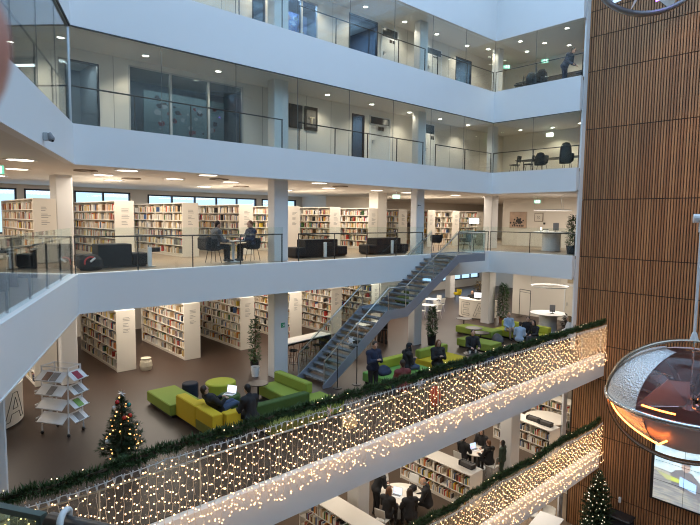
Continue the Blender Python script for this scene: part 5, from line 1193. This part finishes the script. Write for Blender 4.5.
# ================================================================ light
EXPO = 0.4
w = bpy.data.worlds.new('sky'); SC.world = w; w.use_nodes = True
nt = w.node_tree; bg = nt.nodes['Background']; bg.inputs['Color'].default_value = (.50, .72, 1., 1); bg.inputs['Strength'].default_value = 1.3
def area(x, y, z, sx, sy, p, col=(1, .89, .75), rot=(0, 0, 0), spread=PI):
    l = bpy.data.lights.new('ceiling_or_fill_light', 'AREA'); l.shape = 'RECTANGLE'; l.size = sx; l.size_y = sy; l.energy = p; l.color = col; l.spread = spread
    o = bpy.data.objects.new('ceiling_or_fill_light', l); COL.objects.link(o); o.location = (x, y, z); o.rotation_euler = rot; return o
def spot(x, y, z, p, ang=100, col=(1, .85, .66), tgt=None, blend=.6, r=.06):
    l = bpy.data.lights.new('downlight', 'SPOT'); l.energy = p; l.spot_size = math.radians(ang); l.spot_blend = blend; l.color = col; l.shadow_soft_size = r
    o = bpy.data.objects.new('downlight', l); COL.objects.link(o); o.location = (x, y, z)
    if tgt: o.rotation_euler = (Vector(tgt) - Vector((x, y, z))).to_track_quat('-Z', 'Y').to_euler()
    return o
# added area lamp that stands for daylight falling through the roof
area(11, 5, 18.0, 24, 19, 1150, (.44, .65, 1.))
for x in (1, 7, 12.5, 17.4, 25.5): area(x, 20.5, S2 - .08, 3.5, 6, 230)
for x in (1.5, 8, 14.5, 21, 27): area(x, 21, S1 - .08, 3.5, 6, 210)
area(34, 22, S1 - .08, 4, 6, 200); area(34, 22, S2 - .08, 4, 6, 150)
area(27.5, 14, S1 - .08, 2, 3, 90); area(27.5, 14, S2 - .08, 2, 3, 90)
area(-4, 14, S2 - .08, 5, 8, 150); area(-4, 17, S1 - .08, 5, 8, 150)
for x in (6, 13, 20): area(x, 13.5, S0 - .08, 4, 5, 150)
area(24, 13.5, S0 - .08, 3, 4, 90); area(23, 13, SM - .08, 4, 4, 120); area(14, 14, SM - .08, 6, 4, 60)

for x in DL3: spot(x, 16.72, S3 - .03, 70, 125, (1, .88, .70))
for x in DL4: spot(x, 16.85, S4 - .03, 70, 125, (1, .88, .70))
for x, y in RW4: spot(x, y, S4 - .03, 60, 130, (1, .88, .66))
for x, y in RW3: spot(x, y, S3 - .03, 90, 130, (1, .88, .66))
# warm wall washers on the timber and the glow of the fairy lights
spot(20.5, 2.5, 17.9, 900, 40, (1, .72, .45), (24.4, 6.5, 11.5)); spot(19.5, 3.0, 17.9, 1500, 34, (1, .66, .38), (24.4, 7.0, 4.5)); spot(19, 2, 17.9, 1600, 40, (1, .66, .38), (24.4, 6.5, -3))
for i in range(7):
    for zz, x0 in ((.7, 1.5), (Z0 + .7, 9)):
        x = x0 + (24 - x0) * (i + .5) / 7; l = bpy.data.lights.new('fairy_glow', 'AREA'); l.shape = 'RECTANGLE'; l.size = (24 - x0) / 7; l.size_y = 1.2; l.energy = 3.5; l.color = (1, .62, .32)
        o = bpy.data.objects.new('fairy_glow', l); COL.objects.link(o); o.location = (x, YF - .45, zz - .3); o.rotation_euler = (PI * .36, 0, 0)

area(8.4, YC + 1.2, S3 - .1, 3.6, .3, 20, (1, .9, .8)); area(13.1, YC + .8, S4 - .1, 1.4, .3, 25, (.8, .88, 1)); area(16.3, YC + 1.2, S3 - .1, .8, .5, 22, (.8, .9, 1)); area(16.5, YC + 1.2, S4 - .1, 1.4, .8, 50, (.7, .85, 1)); area(23.9, YC + 1.2, S4 - .1, 1, .8, 60, (1, .93, .8)); area(4.8, YC + 1.2, S3 - .1, .8, .6, 25)  # unseen lamps added to brighten the rooms and pictures behind the gallery glass
# ================================================================ camera
cd = bpy.data.cameras.new('camera'); co = bpy.data.objects.new('camera', cd); COL.objects.link(co)
cd.dof.use_dof = True; cd.dof.focus_distance = 16; cd.dof.aperture_fstop = 26
cd.sensor_width = 36; cd.lens = 529.58 / 700 * 36; cd.clip_start = .005; cd.clip_end = 200
FW = Vector((.66974947, .73800456, -.08237063)); RT = Vector((.74110732, -.67128924, .0114327)); UP = Vector((.04685713, .06870252, .99653619))
R = Matrix((RT, UP, -FW)).transposed().to_4x4()
co.matrix_world = Matrix.Translation((0, 0, 5.946)) @ R
SC.camera = co
dg = bpy.context.evaluated_depsgraph_get()
for o in PEND:
    me = bpy.data.meshes.new_from_object(o.evaluated_get(dg)); o.modifiers.clear(); o.data = me
SC.view_settings.view_transform = 'Standard'; SC.view_settings.look = 'None'; SC.view_settings.gamma = 1; SC.view_settings.use_curve_mapping = False
SC.view_settings.exposure = EXPO
SC.cycles.transparent_max_bounces = 24
SC.cycles.max_bounces = 8
SC.cycles.filter_width = 1.1
